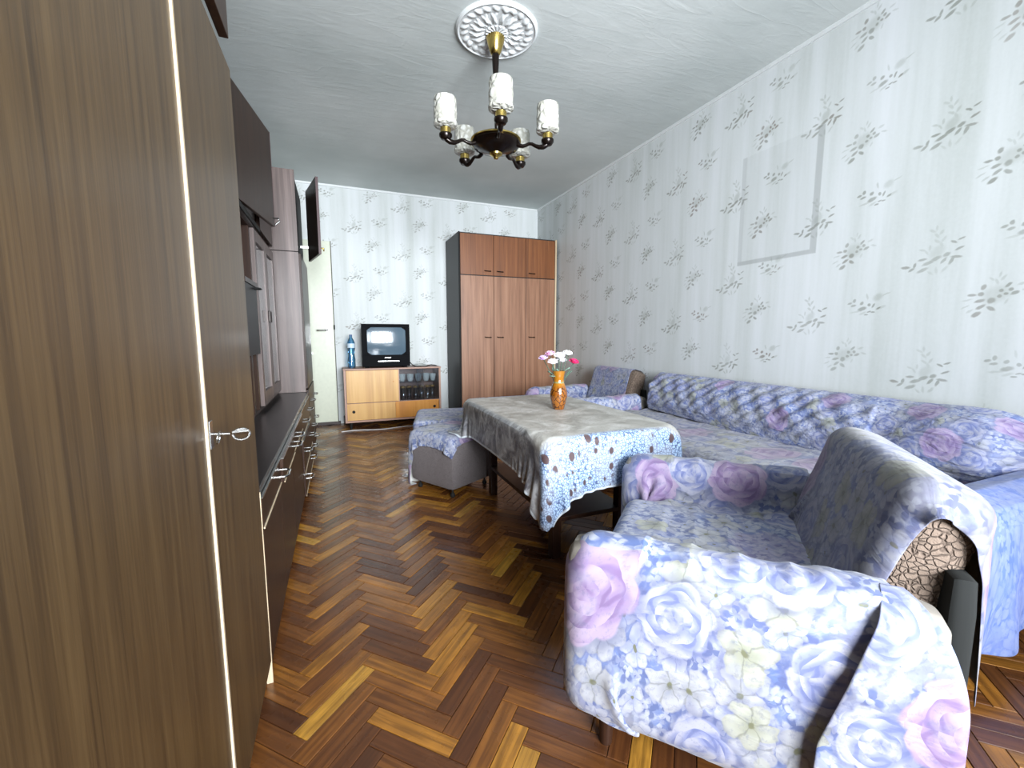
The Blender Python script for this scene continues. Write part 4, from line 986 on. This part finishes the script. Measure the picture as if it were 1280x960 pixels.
# ---------------------------------------------------------------- sofa along the right wall
SY0, SY1 = .56, 2.68
t = thing('sofa', 'long brown upholstered sofa along the right wall under floral covers', 'sofa', (2.05, 1.6, 0))
ob('base', MB().soft(2.0, 1.62, .20, .36, 1.02, .14, .03, 6), M_BOUCLE, t, True)
ob('seat_cushion', MB().soft(1.97, 1.72, .36, .33, .93, .05, .04, 8), M_BOUCLE, t, True)
ob('backrest', MB().soft(2.36, 1.69, .43, .08, .93, .23, .05, 8), M_BOUCLE, t, True)
ob('arm', MB().soft(2.065, .64, .285, .325, .07, .20, .06, 8), M_BOUCLE, t, True)
for x in (1.70, 2.35):
    for y in (.66, 2.55): ob('leg', MB().lathe([(.02, 0), (.025, .065)], (x, y, 0), 12), W_TABLE, t, True)
def sweep_cloth(name, fn, nu, nv, mat, lab, cat, uvs=(1, 1), uvo=(0, 0), flip=False):
    P = np.zeros((nu, nv, 3)); U = np.zeros((nu, nv, 2))
    for i in range(nu):
        for j in range(nv):
            P[i, j] = fn(i/(nu-1), j/(nv-1)); U[i, j] = (i/(nu-1)*uvs[0]+uvo[0], j/(nv-1)*uvs[1]+uvo[1])
    if flip: P = P[:, ::-1]; U = U[:, ::-1]
    return cloth_ob(name, P, U, [mat, M_LINING], lab, cat)
def nz(*a): return noise.noise(Vector(a))
# backrest cover: puffed, diagonally crinkled
def sofa_back(u, v):
    y = SY1 - .0 - u*(SY1-.70)
    # profile from seat crease up the face, over the top, to the wall
    ang = v
    pr = [(2.225, .425), (2.205, .50), (2.225, .60), (2.27, .675), (2.34, .712), (2.415, .70)]
    k = v*(len(pr)-1); i = min(int(k), len(pr)-2); f = k-i; f = f
    x = pr[i][0]*(1-f)+pr[i+1][0]*f; z = pr[i][1]*(1-f)+pr[i+1][1]*f
    endn = min(1, u/.035); endf = min(1, (1-u)/.05)
    e = math.sqrt(max(0, 1-(1-endn)**2))*math.sqrt(max(0, 1-(1-endf)**2))
    x = 2.40-(2.40-x)*e; z = .425+(z-.425)*(.80+.20*e)
    dcr = (.007*math.sin((y*1.0+z*1.35)*62+3*nz(y*4, z*4, 0)) + .006*math.sin((y-z*.9)*40+2*nz(y*3, z*5, 4)))*math.sin(PI*min(1, v*1.15))*(.5+.5*nz(y*2, z*2, 7)+.3)
    if y < 1.15: dcr *= .3; dcr += .012*math.sin((y+z*.6)*16)*math.sin(PI*v)
    z += (.012*math.sin(y*2.4+1) if v < .1 else 0)
    return (x-dcr-.008, y, z+dcr*.6)
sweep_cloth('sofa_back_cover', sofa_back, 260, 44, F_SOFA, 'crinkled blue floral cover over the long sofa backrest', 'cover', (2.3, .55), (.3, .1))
def sofa_seat(u, v):
    y = SY1 + .0 - u*(SY1-.72); d = v*1.0
    if d < .60/1.0*.66: x = 2.26 - d/.396*.60; z = .418
    else:
        q = (d-.396)/.604; a = min(1, q/.15)*PI/2; x = 1.66-.045*math.sin(a); z = .418-.035*(1-math.cos(a))-max(0, q-.15)*.32
    flat = 1 if d < .396 else 0
    z += flat*(.005*math.sin((x*3.2+y*1.2)*14+2*nz(x*5, y*5, 1))+.006*nz(x*9, y*3, 2)+.006*nz(x*4, y*14, 3))
    if not flat: x -= .012*math.sin(y*19)*min(1, (d-.396)*3)
    return (x, y, z)
sweep_cloth('sofa_seat_cover', sofa_seat, 150, 60, F_SEAT, 'wrinkled shade-greyed floral cover over the sofa seat', 'cover', (2.0, 1.0), (1.1, 2.3))
def sofa_arm(u, v):   # u along depth from the front hang to the wall, v across: outer hem -> top -> inner
    pr = [(.535, .10), (.535, .20), (.535, .30), (.54, .44), (.565, .495), (.64, .515), (.705, .50), (.735, .45)]
    k = v*(len(pr)-1); i = min(int(k), len(pr)-2); f = k-i
    y = pr[i][0]*(1-f)+pr[i+1][0]*f; z = pr[i][1]*(1-f)+pr[i+1][1]*f
    x = 1.60+u*.80
    if u < .18:
        q = 1-u/.18; x = 1.744-.10*math.sin(q*PI/2)-.0; z = z-.0*q; z -= .30*q*q*(1 if z > .3 else (z-.1)/.2)
        z = max(z, .085)
    hang = max(0, .44-z)/.34
    y -= hang*(.018+.014*math.sin(x*26)+.010*math.sin(x*11+1)); z += .01*math.sin(x*17)*(1 if v < .05 else 0)
    return (x, y, z)
sweep_cloth('sofa_arm_cover', sofa_arm, 80, 50, F_BLUECAST, 'light-tinted blue floral cover hanging over the near sofa arm', 'cover', (.95, .62), (2.1, 3.2))
